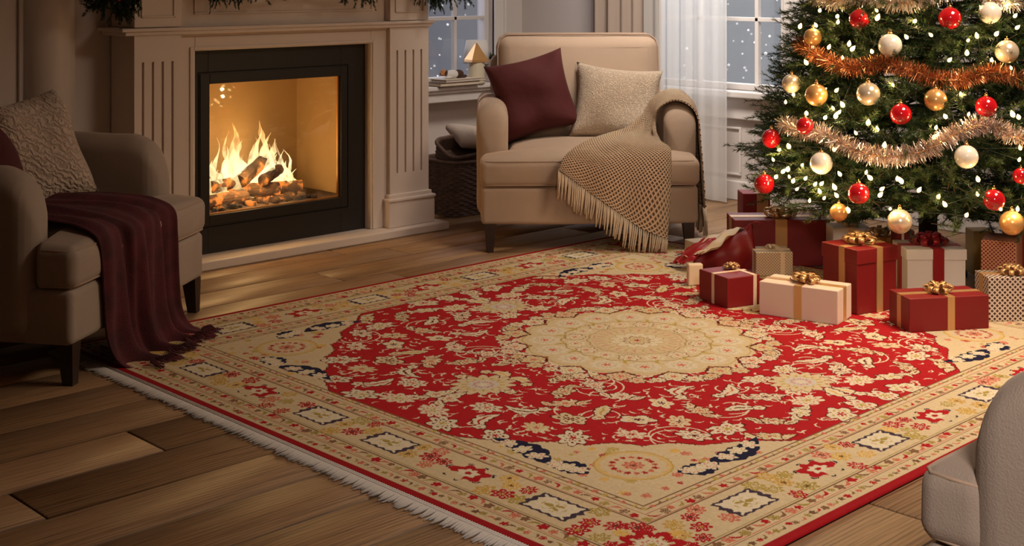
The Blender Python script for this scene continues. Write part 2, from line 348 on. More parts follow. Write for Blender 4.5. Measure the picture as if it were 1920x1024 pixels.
def drape(name, rows, m, parent, nu=60, nv=90, fold=None, thick=.006, uvscale=(1, 1)):
    """rows: list of rows of control points; smooth cloth with thickness"""
    P = []
    for j in range(nv):
        t = j/(nv-1); ctrl = []
        for c in range(len(rows[0])): ctrl.append(crom([r[c] for r in rows], t))
        P.append([Vector(crom(ctrl, i/(nu-1))) for i in range(nu)])
    def nrm(j, i):
        a = P[min(j+1, nv-1)][i]-P[max(j-1, 0)][i]; b = P[j][min(i+1, nu-1)]-P[j][max(i-1, 0)]
        c = b.cross(a); return c.normalized() if c.length > 1e-9 else Vector((0,0,1))
    Q = [[P[j][i] + (nrm(j, i)*fold(i/(nu-1), j/(nv-1)) if fold else Vector()) for i in range(nu)] for j in range(nv)]
    P = Q; vs = []; uvs = []
    for side in (0, 1):
        for j in range(nv):
            for i in range(nu):
                vs.append(P[j][i] + nrm(j, i)*(thick if side == 0 else 0)); uvs.append((i/(nu-1)*uvscale[0], j/(nv-1)*uvscale[1]))
    fs = []; o = nu*nv
    for j in range(nv-1):
        for i in range(nu-1):
            a = j*nu+i; fs.append((a, a+1, a+nu+1, a+nu)); fs.append((o+a, o+a+nu, o+a+nu+1, o+a+1))
    for j in range(nv-1):
        for i in (0, nu-1): a = j*nu+i; fs.append((a, a+nu, o+a+nu, o+a))
    for i in range(nu-1):
        for j in (0, nv-1): a = j*nu+i; fs.append((a, a+1, o+a+1, o+a))
    ob = py(name, vs, fs, m, parent, True, uvs)
    return ob, P
def pillow(name, w, h, t, m, parent=None, seed=0, n=26, pinch=.09, wob=.006):
    vs = []; fs = []; idx = {}
    for side in (1, -1):
        for j in range(n+1):
            for i in range(n+1):
                u = -1+2*i/n; v = -1+2*j/n; edge = i in (0, n) or j in (0, n)
                if side == -1 and edge: idx[(side, i, j)] = idx[(1, i, j)]; continue
                x = w/2*u*(1-pinch*(1-v*v)); y = h/2*v*(1-pinch*(1-u*u))
                z = side*t/2*((1-u**4)*(1-v**4))**.55 if not edge else 0
                nz = mnoise.noise(Vector((x*6+seed, y*6, side*2.)))*wob*(0 if edge else 1)*3
                idx[(side, i, j)] = len(vs); vs.append((x, y, z+nz*side))
        for j in range(n):
            for i in range(n):
                q = [idx[(side, i, j)], idx[(side, i+1, j)], idx[(side, i+1, j+1)], idx[(side, i, j+1)]]
                fs.append(tuple(q if side == 1 else q[::-1]))
    return py(name, vs, fs, m, parent, True)
# ---------------------------------------------------------------- rug pattern (woven colours, painted per knot)
RP0, RP1, RQ0, RQ1 = 2.078, 4.962, 1.703, 4.307
CPX, CPY = 3.52, 3.005
CRM = np.array((.55,.43,.265)); CRM2 = np.array((.62,.53,.38)); RED = np.array((.36,.010,.014)); DRED = np.array((.10,.008,.008)); NAVY = np.array((.012,.012,.035))
OLV = np.array((.42,.30,.07)); GLD = np.array((.60,.36,.08)); PNK = np.array((.50,.13,.08)); GRY = np.array((.50,.44,.38)); BRN = np.array((.10,.05,.025))
def paint_rug(res=.0024):
    nx = int(round((RP1-RP0)/res))+1; ny = int(round((RQ1-RQ0)/res))+1
    xs = np.linspace(RP0, RP1, nx); ys = np.linspace(RQ0, RQ1, ny)
    X, Y = np.meshgrid(xs, ys); img = np.zeros((ny, nx, 3), np.float32); img[:] = CRM
    R = np.random.default_rng(5)
    nz = R.normal(0, 1, (ny//3+3, nx//3+3)); jit = nz.repeat(3, 0).repeat(3, 1)[:ny, :nx]
    def win(cx, cy, r):
        i0 = max(0, int((cx-r-RP0)/res)); i1 = min(nx, int((cx+r-RP0)/res)+2); j0 = max(0, int((cy-r-RQ0)/res)); j1 = min(ny, int((cy+r-RQ0)/res)+2)
        return slice(j0, j1), slice(i0, i1)
    def put(s, m, c):
        img[s][m] = c
    def flower(cx, cy, R0, n, rot, fill, ring, core, outline=None, amp=.2, asp=1., mx=1, my=1, ph=0.):
        s = win(cx, cy, R0*1.5*max(1, asp))
        if X[s].size == 0: return
        dx = (X[s]-cx)*mx; dy = (Y[s]-cy)*my; c, sn = math.cos(rot), math.sin(rot)
        u = (dx*c+dy*sn)/asp; v = -dx*sn+dy*c; r = np.hypot(u, v) + jit[s]*.0008; t = np.arctan2(v, u)
        e = R0*(1-amp+amp*np.abs(np.cos(n*t/2+ph))*2*.8)
        if outline is not None: put(s, r < e+.0042, outline)
        put(s, r < e, fill)
        if ring is not None: put(s, (r < e*.66) & (r > e*.5) & (np.cos(n*2*t) > -.3), ring)
        if core is not None: put(s, (r < e*.32) & ((np.cos(5*t) > -.2) | (r < e*.15)), core)
    def leaf(cx, cy, ln, wd, rot, bend, fill, vein, outline=None, mx=1, my=1, ser=1.):
        s = win(cx, cy, ln*.75)
        if X[s].size == 0: return
        dx = (X[s]-cx)*mx; dy = (Y[s]-cy)*my; c, sn = math.cos(rot), math.sin(rot); u = dx*c+dy*sn; v = -dx*sn+dy*c
        t = u/ln+.5; v2 = v-bend*((t-.5)**2*4-.5)*ln
        ok = (t > 0) & (t < 1); tt = np.clip(t, 0, 1)
        w = wd*np.sin(PI*tt**.8)*(1+.28*ser*np.abs(np.sin(tt*PI*5)))*.8 + jit[s]*.0007
        if outline is not None: put(s, ok & (np.abs(v2) < w+.005), outline)
        put(s, ok & (np.abs(v2) < w), fill)
        if vein is not None: put(s, ok & (np.abs(v2-.1*wd*np.sin(tt*20)) < w*.18) & (tt > .15) & (tt < .85), vein)
    def stroke(pts, w, col, mask=None):
        for (ax, ay), (bx_, by) in zip(pts[:-1], pts[1:]):
            mxx, myy = (ax+bx_)/2, (ay+by)/2; ln = math.hypot(bx_-ax, by-ay); s = win(mxx, myy, ln/2+w*2)
            if X[s].size == 0: continue
            dx, dy = X[s]-ax, Y[s]-ay; t = np.clip((dx*(bx_-ax)+dy*(by-ay))/(ln*ln+1e-9), 0, 1)
            d = np.hypot(dx-t*(bx_-ax), dy-t*(by-ay)); m = d < w
            if mask is not None: m &= mask[s]
            put(s, m, col)
    AX, AY = np.abs(X-CPX), np.abs(Y-CPY)
    FX, FY = 1.10, .955
    # field red, spandrels cut from the corners
    ex, ey = FX-AX, FY-AY
    sc = np.clip(ex, 0, None)**.85+np.clip(ey, 0, None)**.85
    ang = np.arctan2(np.clip(ey, 1e-4, None), np.clip(ex, 1e-4, None))
    lim = (.66+.035*np.abs(np.sin(ang*9)))**.85*(1+jit*.004)
    field = (ex > 0) & (ey > 0) & (sc > lim)
    img[field] = RED
    edge = (ex > 0) & (ey > 0) & (np.abs(sc-lim) < .006); img[edge & ~field] = DRED
    fieldsp = (ex > 0) & (ey > 0) & ~field
    rm = np.hypot(AX, AY)
    # vines in the field
    for _ in range(20):
        a = R.uniform(0, FX*.95); b_ = R.uniform(0, FY*.95); r0 = R.uniform(.05, .13); a0 = R.uniform(0, 2*PI); k = R.choice((-1, 1))
        pts = [(a+r0*(1-.5*i/14)*math.cos(a0+k*i*.28), b_+r0*(1-.5*i/14)*math.sin(a0+k*i*.28)) for i in range(15)]
        for mx in (1, -1):
            for my in (1, -1): stroke([(CPX+mx*x, CPY+my*y) for x, y in pts], .0026, CRM2, field)
    # motifs: poisson placement in one quarter, mirrored
    P = []
    tries = 0
    while tries < 9000:
        tries += 1; a = R.uniform(0, FX); b_ = R.uniform(0, FY); big = len(P) < 92
        if math.hypot(a, b_) < .36: continue
        exx, eyy = FX-a, FY-b_
        if exx < .03 or eyy < .03 or exx**.85+eyy**.85 < .74**.85: continue
        md = .092 if big else .052
        if all((a-x)**2+(b_-y)**2 > ((md+(.02 if k else 0)))**2 for x, y, k in P):
            P.append((a, b_, big))
            rot = R.uniform(0, PI); kind = R.random(); fill = CRM2 if R.random() < .7 else CRM*1.05
            acc = (OLV, PNK, GLD, RED, DRED)[R.integers(0, 5)]; acc2 = (PNK, OLV, RED, DRED)[R.integers(0, 4)]
            n_ = int(R.integers(5, 10)); sz = R.uniform(.85, 1.15); bd = R.uniform(-.5, .5)
            for mx in (1, -1):
                for my in (1, -1):
                    cx, cy = CPX+mx*a, CPY+my*b_
                    if big:
                        if kind < .45: flower(cx, cy, .034*sz, n_, rot, fill, acc, acc2, None if kind < .2 else DRED, .30, 1.45, mx, my)
                        elif kind < .7:
                            flower(cx, cy, .027*sz, n_, rot, fill, acc, acc2, DRED, .3, 1.5, mx, my)
                            dxx, dyy = math.cos(rot)*.05*mx, math.sin(rot)*.05*my
                            leaf(cx+dxx, cy+dyy, .06, .013, rot+.8, bd, fill, acc, DRED, mx, my); leaf(cx-dxx, cy-dyy, .06, .013, rot-.8, -bd, fill, acc, DRED, mx, my)
                        else:
                            leaf(cx, cy, .125*sz, .023, rot, bd, fill, acc, DRED, mx, my)
                            flower(cx+math.cos(rot)*.05*mx, cy+math.sin(rot)*.05*my, .017, 5, rot, fill, None, acc2, DRED, .2, 1, mx, my)
                    else:
                        if kind < .4: flower(cx, cy, .019*sz, 5, rot, fill, None, acc, None, .3, 1.2, mx, my)
                        else: leaf(cx, cy, .062*sz, .0095, rot, bd, fill, None, None, mx, my)
    for _ in range(620):
        a = R.uniform(0, FX); b_ = R.uniform(0, FY); exx, eyy = FX-a, FY-b_
        if exx < .02 or eyy < .02 or exx**.85+eyy**.85 < .71**.85: continue
        rot = R.uniform(0, PI); ln = R.uniform(.02, .04)
        for mx in (1, -1):
            for my in (1, -1): leaf(CPX+mx*a, CPY+my*b_, ln, .0042, rot, .3, CRM2, None, None, mx, my, 0)
    # two large pale palmettes along the short axis of the field
    for k in (1, -1):
        for ax_ in ((CPX-k*.72, CPY), (CPX, CPY+k*.66)):
            flower(ax_[0], ax_[1], .085, 14, 0, CRM, OLV, None, DRED, .2, 1.15); flower(ax_[0], ax_[1], .048, 10, 0, GRY, PNK, CRM2, None, .12)
    # medallion
    th = np.arctan2(Y-CPY, X-CPX); n = 16
    lobe = .365+.045*np.abs(np.cos(n*th/2)); rr = rm+jit*.0012
    for k in range(n):                       # ring of florets round it
        a = 2*PI*(k+.5)/n
        for dr, sz, da in ((.425, .042, 0), (.462, .026, .12), (.455, .022, -.13)):
            flower(CPX+dr*math.cos(a+da), CPY+dr*math.sin(a+da), sz, 7, a, CRM if k % 2 else CRM2, OLV if k % 3 else PNK, PNK, DRED, .25)
    s = (rr < lobe+.012) & (np.cos(n*th) < .2); img[s] = DRED
    img[rr < lobe] = CRM
    for k in range(n):
        a = 2*PI*k/n
        flower(CPX+.315*math.cos(a), CPY+.315*math.sin(a), .05, 9, a, CRM2*.96, CRM*.8, PNK*1.05, None, .15)
        flower(CPX+.215*math.cos(a+.2), CPY+.215*math.sin(a+.2), .032, 7, a, CRM2, OLV, PNK, BRN*2.5 if k % 2 else None, .2)
        leaf(CPX+.265*math.cos(a+.2), CPY+.265*math.sin(a+.2), .06, .007, a+.2, .3, OLV, None)
    for rr0, w, c in ((.255, .0025, OLV*.8), (.168, .002, OLV*.7), (.15, .0015, PNK*.5+CRM*.5), (.385, .002, OLV)):
        m = (np.abs(rr-rr0*(1+.02*np.cos(n*th))) < w); img[m] = c
    for k in range(28):
        a = 2*PI*k/28; leaf(CPX+.13*math.cos(a), CPY+.13*math.sin(a), .045, .005, a, .2, PNK*.5+CRM*.5 if k % 2 else OLV*.6+CRM*.4, None)
    flower(CPX, CPY, .085, 12, 0, CRM2, OLV*.5+CRM*.5, PNK*.5+CRM*.5, OLV, .18); flower(CPX, CPY, .04, 8, .3, CRM, OLV, RED, BRN*2, .2)
    # spandrel contents
    for mx in (1, -1):
        for my in (1, -1):
            ox, oy = CPX+mx*FX, CPY+my*FY
            def T(a, b_): return (ox-mx*a, oy-my*b_)
            for k in range(110):
                a = R.uniform(.02, .6); b_ = R.uniform(.02, .6)
                if a**.85+b_**.85 > .62**.85: continue
                c = (PNK, OLV, PNK, RED, GLD)[k % 5]; x, y = T(a, b_); flower(x, y, R.uniform(.007, .016), 6, k, c, CRM, None, None, .3)
            x, y = T(.19, .19); flower(x, y, .098, 2, 0, GLD*.6+CRM*.4, None, None, OLV, .02); flower(x, y, .086, 12, 0, CRM*1.0, None, None, None, .05)
            for k in range(16): flower(x+.056*math.cos(k*.4), y+.056*math.sin(k*.4), .008, 5, k, RED if k % 2 else PNK, None, BRN, None, .3)
            flower(x, y, .026, 8, 0, PNK, CRM, BRN, None, .3)
            for (a, b_, rot, ln) in ((.07, .47, 1.45, .25), (.47, .07, .12, .25), (.06, .30, 1.75, .14), (.30, .06, -.18, .14)):
                x, y = T(a, b_); leaf(x, y, ln, .042, rot, .10, NAVY, None, None, -mx, -my); 
                for k in (-1, 0, 1):
                    xx, yy = T(a+k*ln*.24*math.cos(rot), b_+k*ln*.24*math.sin(rot)); flower(xx, yy, .021, 6, k, CRM2, PNK if k else OLV, None, None, .3, 1.3)
    # borders: d is distance from the inner edge of the red selvedge
    d = np.minimum.reduce([X-2.10, 4.94-X, Y-1.725, 4.285-Y])
    inb = d < .325
    along = np.where(np.minimum(X-2.10, 4.94-X) < np.minimum(Y-1.725, 4.285-Y), Y, X)
    for d0, w, c in ((.045,.0022,BRN*2.2),(.052,.0012,PNK),(.088,.0025,BRN*1.5),(.096,.0015,OLV*.6),(.25,.0022,BRN*1.5),(.257,.0013,PNK*.8),(.29,.0018,PNK*.7),(.308,.0018,BRN*2),(.325,.002,BRN*1.6)):
        img[(np.abs(d-d0) < w)] = c
    def guard(d0, sp, szs, cols, seed, jj=.004):
        Rg = np.random.default_rng(seed); k = 0
        for (x0, y0, dx, dy, ln) in ((2.10+d0, 1.725+d0, 0, 1, 2.56-2*d0), (4.94-d0, 1.725+d0, 0, 1, 2.56-2*d0), (2.10+d0, 1.725+d0, 1, 0, 2.84-2*d0), (2.10+d0, 4.285-d0, 1, 0, 2.84-2*d0)):
            m = int(ln/sp)
            for i in range(m+1):
                t = ln*i/m+Rg.uniform(-jj, jj); k += 1; o_ = Rg.uniform(-jj, jj); c = cols[k % len(cols)]
                if k % 3 == 1: leaf(x0+dx*t+dy*o_, y0+dy*t+dx*o_, szs*3.4, szs*.5, (0 if dx else PI/2)+Rg.choice((-.6, .6)), .3, c, None, None, 1, 1, 0)
                else: flower(x0+dx*t+dy*o_, y0+dy*t+dx*o_, szs*Rg.uniform(.8, 1.2), 5, k, c, CRM if k % 2 else None, None, None, .3)
    guard(.024, .024, .0085, (RED, BRN*2, PNK, OLV*.7, BRN*1.5), 1); guard(.070, .030, .012, (RED, OLV*.7, BRN*2, PNK), 2)
    guard(.272, .032, .011, (PNK, OLV*.8, RED, BRN*2), 3); guard(.312, .03, .007, (PNK, BRN*2, OLV), 4)
    # main border
    cart = []
    for q, k in ((2.194,0),(2.494,1),(2.804,0),(3.116-.0,0),(3.43,1),(3.74,0)):
        cart += [(2.272, q, 1, k), (4.768, q, 1, k)]
    for p, k in ((2.616,0),(2.927,1),(3.227,0),(3.52,1),(3.813,0),(4.113,1),(4.424,0)):
        cart += [(p, 1.897, 0, k), (p, 4.113, 0, k)]
    corners = [(2.272,1.897),(4.768,1.897),(2.272,4.113),(4.768,4.113)]
    Rm = np.random.default_rng(9); pts = []
    for _ in range(16000):
        x = Rm.uniform(2.2, 4.84); y = Rm.uniform(1.825, 4.185); dd = min(x-2.10, 4.94-x, y-1.725, 4.285-y)
        if dd < .112 or dd > .236: continue
        if any(abs(x-c[0]) < (.065 if c[2] else .09) and abs(y-c[1]) < (.09 if c[2] else .065) for c in cart): continue
        if any((x-c[0])**2+(y-c[1])**2 < .075**2 for c in corners): continue
        big = len(pts) < 420; md = .046 if big else .028
        if any((x-a)**2+(y-b_)**2 < md*md for a, b_ in pts): continue
        pts.append((x, y)); k = len(pts)
        c = (RED, GLD*.95, PNK, RED, GLD*.8, OLV*.85)[Rm.integers(0, 6)]
        if big: flower(x, y, Rm.uniform(.019, .026), int(Rm.integers(6, 9)), k, c, CRM2, (CRM, OLV, BRN)[k % 3], None, .34, 1.15)
        else:
            if Rm.random() < .5: flower(x, y, .006, 4, k, (BRN, RED, NAVY, OLV)[k % 4], None, None, None, .3)
            else: leaf(x, y, .03, .0045, Rm.uniform(0, 3), .4, (OLV, BRN*1.5, GLD)[k % 3], None, None, 1, 1, 0)
    for cx, cy, vert, k in cart:
        s = win(cx, cy, .11); u, v = ((Y[s]-cy), (X[s]-cx)) if vert else ((X[s]-cx), (Y[s]-cy))
        zz = .010*(np.abs(((u+v*.3)*64) % 2-1))+.010*(np.abs((v*70) % 2-1)); zz += jit[s]*.0006
        if k == 0:
            m = np.maximum(np.abs(u)/.070, np.abs(v)/.043); w = m*.045+(zz-.007)*.5
            put(s, (w < .0500) & (w > .0415), NAVY*1.2+BRN*.35); put(s, w <= .0415, CRM2)
            t_ = np.arctan2(v, u); r_ = np.hypot(u/1.4, v); put(s, (r_ < .017*(1+.3*np.cos(5*t_))) & (np.cos(3*t_) > -.5), OLV*.8); put(s, (r_ > .024) & (r_ < .027) & (np.cos(6*t_) > .3), OLV)
        else:
            t_ = np.arctan2(v, u); r_ = np.hypot(u/1.35, v)+jit[s]*.0008; e = .044*(1+.16*np.cos(7*t_))
            put(s, r_ < e+.006, BRN*1.5 if 0 else CRM); put(s, (r_ < e) & (r_ > e*.52) & (np.cos(t_*1.0+1.2) < .72), RED); put(s, (r_ < e+.007) & (r_ > e+.002) & (np.cos(7*t_) > .5), NAVY)
            put(s, r_ < e*.5, CRM2); put(s, r_ < e*.18, RED)
    for cx, cy in corners:
        flower(cx, cy, .072, 8, .2, RED, CRM, PNK, None, .2); flower(cx, cy, .036, 8, .2, CRM2, PNK, OLV, None, .2)
        for k in range(8): flower(cx+.088*math.cos(k*PI/4), cy+.088*math.sin(k*PI/4), .017, 6, 0, RED if k % 2 else GLD, CRM, None, None, .3)
    img[d < 0] = np.array((.30,.008,.012))
    img *= (1+jit[..., None]*.035)
    return xs, ys, np.clip(img, 0, 1)
xs, ys, img = paint_rug()
nx, ny = len(xs), len(ys); X, Y = np.meshgrid(xs, ys); RT = .009
V = np.stack([X, Y, np.full_like(X, RT)], -1).reshape(-1, 3); idx = np.arange(nx*ny).reshape(ny, nx)
Fq = np.stack([idx[:-1, :-1], idx[:-1, 1:], idx[1:, 1:], idx[1:, :-1]], -1).reshape(-1, 4)
ring = np.concatenate([idx[0, :], idx[1:, -1], idx[-1, -2::-1], idx[-2:0:-1, 0]])
base = len(V); low = V[ring].copy(); low[:, 2] = 0.0006; V = np.concatenate([V, low]); k = len(ring); i = np.arange(k)
side = np.stack([ring[(i+1) % k], ring[i], base+i, base+(i+1) % k], -1); Fq = np.concatenate([Fq, side])
colr = np.concatenate([img.reshape(-1, 3), img.reshape(-1, 3)[ring]])
rug = npmesh('rug', V, Fq, 'rug', col=colr)
tag(rug, 'large red and cream Persian rug with central medallion on the plank floor', 'rug')
# fringe along the left short side: flat woven band, knots and tassels
vb = MB(); n = 300
for i in range(n):
    y = RQ0+.01+(RQ1-RQ0-.02)*i/(n-1)
    x0 = RP0+.001; ln = .062+rnd.uniform(-.008, .010); dy = rnd.uniform(-.006, .006); w = .0036
    vb.tube([(x0, y, .006), (x0-.02, y+dy*.2, .0065), (x0-.024, y+dy*.3, .008), (x0-.045, y+dy*.7, .0045), (x0-ln, y+dy, .0035)], [w*.9, w*.9, w*1.25, w*1.0, w*.5], 5)
for k in range(2):
    vb.tube([(x0-.008-.007*k, RQ0+.01, .007), (x0-.008-.007*k, RQ1-.01, .007)], .0042, 6)
vb.build('fringe', 'fringe', rug, True)
# ================================================================= ROOM
PL, WQ = .2125, 2.98
P0, P1, Q0, Q1 = -1.6, 6.2, -1.9, 6.28
bv, bf, bc = [], [], []
joints = {1: [1.825], 0: [1.40], -1: [2.95], -2:[.9,2.6], -7: [2.842]}
row = math.floor((Q0-WQ)/PL)
gap = .003
while WQ+row*PL < Q1:
    ya, yb = WQ+row*PL+gap, WQ+(row+1)*PL-gap
    js = joints.get(row) or [rnd.uniform(-1, 1.5)]
    xs = [P0]+[x for x in js]; 
    while xs[-1] < P1+.3:
        xs.append(xs[-1]+rnd.uniform(1.3, 2.3))
    for a, b in zip(xs[:-1], xs[1:]):
        a2 = max(a+gap, P0); b2 = min(b-gap, P1)
        if b2 <= a2+.01: continue
        k = len(bv); e = .0025
        bv += [(a2,ya,-.004),(b2,ya,-.004),(b2,yb,-.004),(a2,yb,-.004),(a2+e,ya+e,0),(b2-e,ya+e,0),(b2-e,yb-e,0),(a2+e,yb-e,0)]
        bf += [(k+4,k+5,k+6,k+7),(k,k+1,k+5,k+4),(k+1,k+2,k+6,k+5),(k+2,k+3,k+7,k+6),(k+3,k,k+4,k+7)]
        c = (rnd.uniform(.93, 1.06), rnd.random(), 0); bc += [(c[0]*.3, c[1], 0)]*4+[c]*4
    row += 1
k = len(bv); bv += [(P0,Q0,-.0045),(P1,Q0,-.0045),(P1,Q1,-.0045),(P0,Q1,-.0045)]; bf.append((k,k+1,k+2,k+3)); bc += [(.03,0,0)]*4
fo = npmesh('floor', np.array(bv), np.array(bf), 'wood', col=np.array(bc)); struct(fo)
CH = 2.75
struct(sbox('ceiling', (P0-.1,Q0-.1,CH), (P1+.1,Q1+.1,CH+.1), 'wall'))
def wall_with_hole(name, axis, pos, thick, a0, a1, z0, z1, m='wall'):
    b = MB()
    lo, hi = (P0, P1) if axis == 'q' else (Q0, Q1)
    def bx(s0, s1, za, zb):
        if axis == 'q': b.box((s0,pos,za),(s1,pos+thick,zb))
        else: b.box((pos,s0,za),(pos+thick,s1,zb))
    bx(lo, a0, 0, CH); bx(a1, hi, 0, CH); bx(a0, a1, 0, z0); bx(a0, a1, z1, CH)
    return struct(b.build(name, m))
# back wall (q=Q1) with left window, right wall (p=P1) with right window
LW = (5.36, 5.93, .60, 2.05); RW = (4.24, 5.22, .62, 2.05)
wall_with_hole('wall_back', 'q', Q1, .14, *LW)
wall_with_hole('wall_right', 'p', P1, .14, *RW)
sbox('wall_left', (P0-.1,Q0,0), (P0,Q1,CH), 'wall'); sbox('wall_front', (P0,Q0-.1,0), (P1,Q0,CH), 'wall')
# chimney breast and the wall left of it
BQ = 5.30
b = MB(); b.box((P0,BQ,0),(3.05,Q1,CH)); b.box((4.06,BQ,0),(4.40,Q1,CH)); b.box((3.05,BQ,1.0),(4.06,Q1,CH)); b.box((3.05,5.75,0),(4.06,Q1,1.0))
struct(b.build('wall_chimney_breast', 'wall'))
def frame_part(nm, boxes, m, parent, bev=.004):
    b = MB()
    for lo, hi in boxes: b.box(lo, hi, bev)
    return b.build(nm, m, parent)
def window(n, axis, pos, W, mull, rows, casing):
    a0, a1, z0, z1 = W
    def B(s0, s1, d0, d1, za, zb):
        return ((s0,pos+d0,za),(s1,pos+d1,zb)) if axis == 'q' else ((pos+d0,s0,za),(pos+d1,s1,zb))
    fw = .035
    f = frame_part(f'window_{n}', [B(a0,a0+fw,.03,.09,z0,z1), B(a1-fw,a1,.03,.09,z0,z1), B(a0+fw,a1-fw,.03,.09,z0,z0+fw), B(a0+fw,a1-fw,.03,.09,z1-fw,z1)], 'trimw', None)
    struct(f)
    bars = []
    for x in mull: bars.append(B(x-.012,x+.012,.045,.075,z0+fw,z1-fw))
    for z in rows: bars.append(B(a0+fw,a1-fw,.045,.075,z-.012,z+.012))
    frame_part('muntin_bars', bars, 'trimw', f, .003)
    frame_part('pane', [B(a0+fw,a1-fw,.058,.061,z0+fw,z1-fw)], 'glass', f, 0)
    cb = []
    for o_, w_, d_ in ((0,casing,-.02),(casing-.018,.018,-.032),(0,.014,-.028)):
        cb += [B(a0-o_-w_,a0-o_,d_,0,z0-.0,z1+casing), B(a1+o_,a1+o_+w_,d_,0,z0-.0,z1+casing)]
    cb += [B(a0,a1,-.02,0,z1,z1+casing)]
    frame_part('casing', cb, 'trimw', f, .004)
    return f, B
w1, B1 = window(1, 'q', Q1, LW, [5.655], [1.0, 1.38, 1.75], .10)
frame_part('window_sill', [B1(5.18,6.19,-.20,.03,.575,.60), B1(5.2,6.19,-.18,0,.555,.575), B1(5.22,6.19,-.16,-.0,.50,.555)], 'trimw', w1, .006)
w2, B2 = window(2, 'p', P1, RW, [4.453, 4.86], [1.02, 1.40, 1.76], .13)
frame_part('window_sill', [B2(4.08,5.4,-.09,.03,.585,.62), B2(4.1,5.36,-.035,0,.46,.585)], 'trimw', w2, .006)
# wainscot panel mouldings under right window
b = MB()
for (qa, qb) in ((3.95,4.44),(4.52,5.0)):
    for lo, hi in (((6.188,qa,.14),(6.2,qb,.152)),((6.188,qa,.40),(6.2,qb,.412)),((6.188,qa,.152),(6.2,qa+.012,.40)),((6.188,qb-.012,.152),(6.2,qb,.40))): b.box(lo, hi, .003)
struct(b.build('trim_1', 'trimw'))
def baseboard(nm, lo, hi): return sbox(nm, lo, hi, 'trimw', bev=.006)
baseboard('baseboard_right', (6.183,Q0,0),(6.2,Q1,.11)); baseboard('baseboard_back', (4.41,Q1-.018,0),(P1-.02,Q1,.11))
baseboard('baseboard_left', (P0,BQ-.018,0),(2.72,BQ,.11))
baseboard('baseboard_chimney', (4.40,5.12,0),(4.415,Q1-.02,.12))
# pale half column on the left wall
b = MB()
pts = []
for (r0, h0, h1) in ((.115,0,CH),(.135,0,.16)):
    b.lathe([(r0,h0),(r0,h1)], 40, Matrix.Translation((2.487,BQ+.02,0)))
b.box((2.36,BQ-.015,0),(2.60,BQ,CH),.003)
struct(b.build('trim_2', 'trimw', smooth=False))
for pl in bpy.data.objects['trim_2'].data.polygons:
    pl.use_smooth = len(pl.vertices) == 4 and abs(pl.normal.z) < .1
# ---------------------------------------------------------------- fireplace
fp = thing('fireplace', 'cream wooden fireplace surround with fluted pilasters and black iron insert', 'fireplace', (3.55,5.16,0))
def fpb(nm, boxes, m, bev=.004, parent=None):
    b = MB()
    for lo, hi in boxes: b.box((lo[0]-3.55, lo[1]-5.16, lo[2]), (hi[0]-3.55, hi[1]-5.16, hi[2]), bev)
    return b.build(nm, m, parent or fp)
fpb('hearth_slab', [((2.55,5.022,0),(4.45,5.29,.04))], 'surround', .006)
fpb('surround_panel', [((2.98,5.12,.04),(3.068,5.29,1.0)), ((4.03,5.12,.04),(4.13,5.29,1.0)), ((3.068,5.12,.937),(4.03,5.29,1.0)),
     ((3.04,5.112,.04),(3.06,5.12,.955)),((4.038,5.112,.04),(4.058,5.12,.955)),((3.06,5.112,.942),(4.038,5.12,.955))], 'surround', .003)
def fluted(pa, pb):
    # a real fluted board: front made of a strip profile with rounded grooves
    n = 4; w = pb-pa; b = MB(); qf = 5.092; z0, z1 = .30, .90
    b.box((pa-3.55,qf+.012-5.16,.04),(pb-3.55,5.29-5.16,1.02),0)
    b.box((pa-3.55,qf-5.16,.04),(pb-3.55,qf+.013-5.16,z0),0); b.box((pa-3.55,qf-5.16,z1),(pb-3.55,qf+.013-5.16,1.02),0)
    m_ = .045*w/.25; gw = .011; pitch = (w-2*m_)/(n-1)*.98
    xs = [pa+m_+i*pitch for i in range(n)]; prev = pa
    for x in xs+[None]:
        e = pb if x is None else x-gw/2
        b.box((prev-3.55,qf-5.16,z0),(e-3.55,qf+.013-5.16,z1),0)
        if x is not None: prev = x+gw/2
    p = b.build('pilaster', 'surround', fp)
    fpb('plinth', [((pa-.022,5.070,.04),(pb+.022,5.29,.175)),((pa-.012,5.080,.175),(pb+.012,5.29,.20)),((pa-.026,5.064,.165),(pb+.026,5.29,.18))], 'surround', .004)
    fpb('frieze_block', [((pa,5.092,1.045),(pb,5.29,1.26)),((pa+.03,5.086,1.085),(pa+.04,5.092,1.24)),((pb-.04,5.086,1.085),(pb-.03,5.092,1.24)),((pa+.03,5.086,1.085),(pb-.03,5.092,1.094))], 'surround', .003)
    return p
fluted(2.765, 2.985); fluted(4.127, 4.372)
fpb('moulding', [((2.70,5.072,1.028),(4.40,5.29,1.043)),((2.72,5.082,1.012),(4.385,5.29,1.03)),((2.985,5.11,1.0),(4.127,5.29,1.015))], 'surround', .004)
fpb('frieze', [((2.985,5.135,1.04),(4.127,5.29,1.26)),
   ((3.07,5.128,1.095),(4.05,5.135,1.104)),((3.07,5.128,1.104),(3.079,5.135,1.25)),((4.041,5.128,1.104),(4.05,5.135,1.25))], 'surround', .002)
fpb('mantel_shelf', [((2.66,5.00,1.29),(4.47,5.29,1.33)),((2.70,5.04,1.26),(4.43,5.29,1.29))], 'surround', .006)
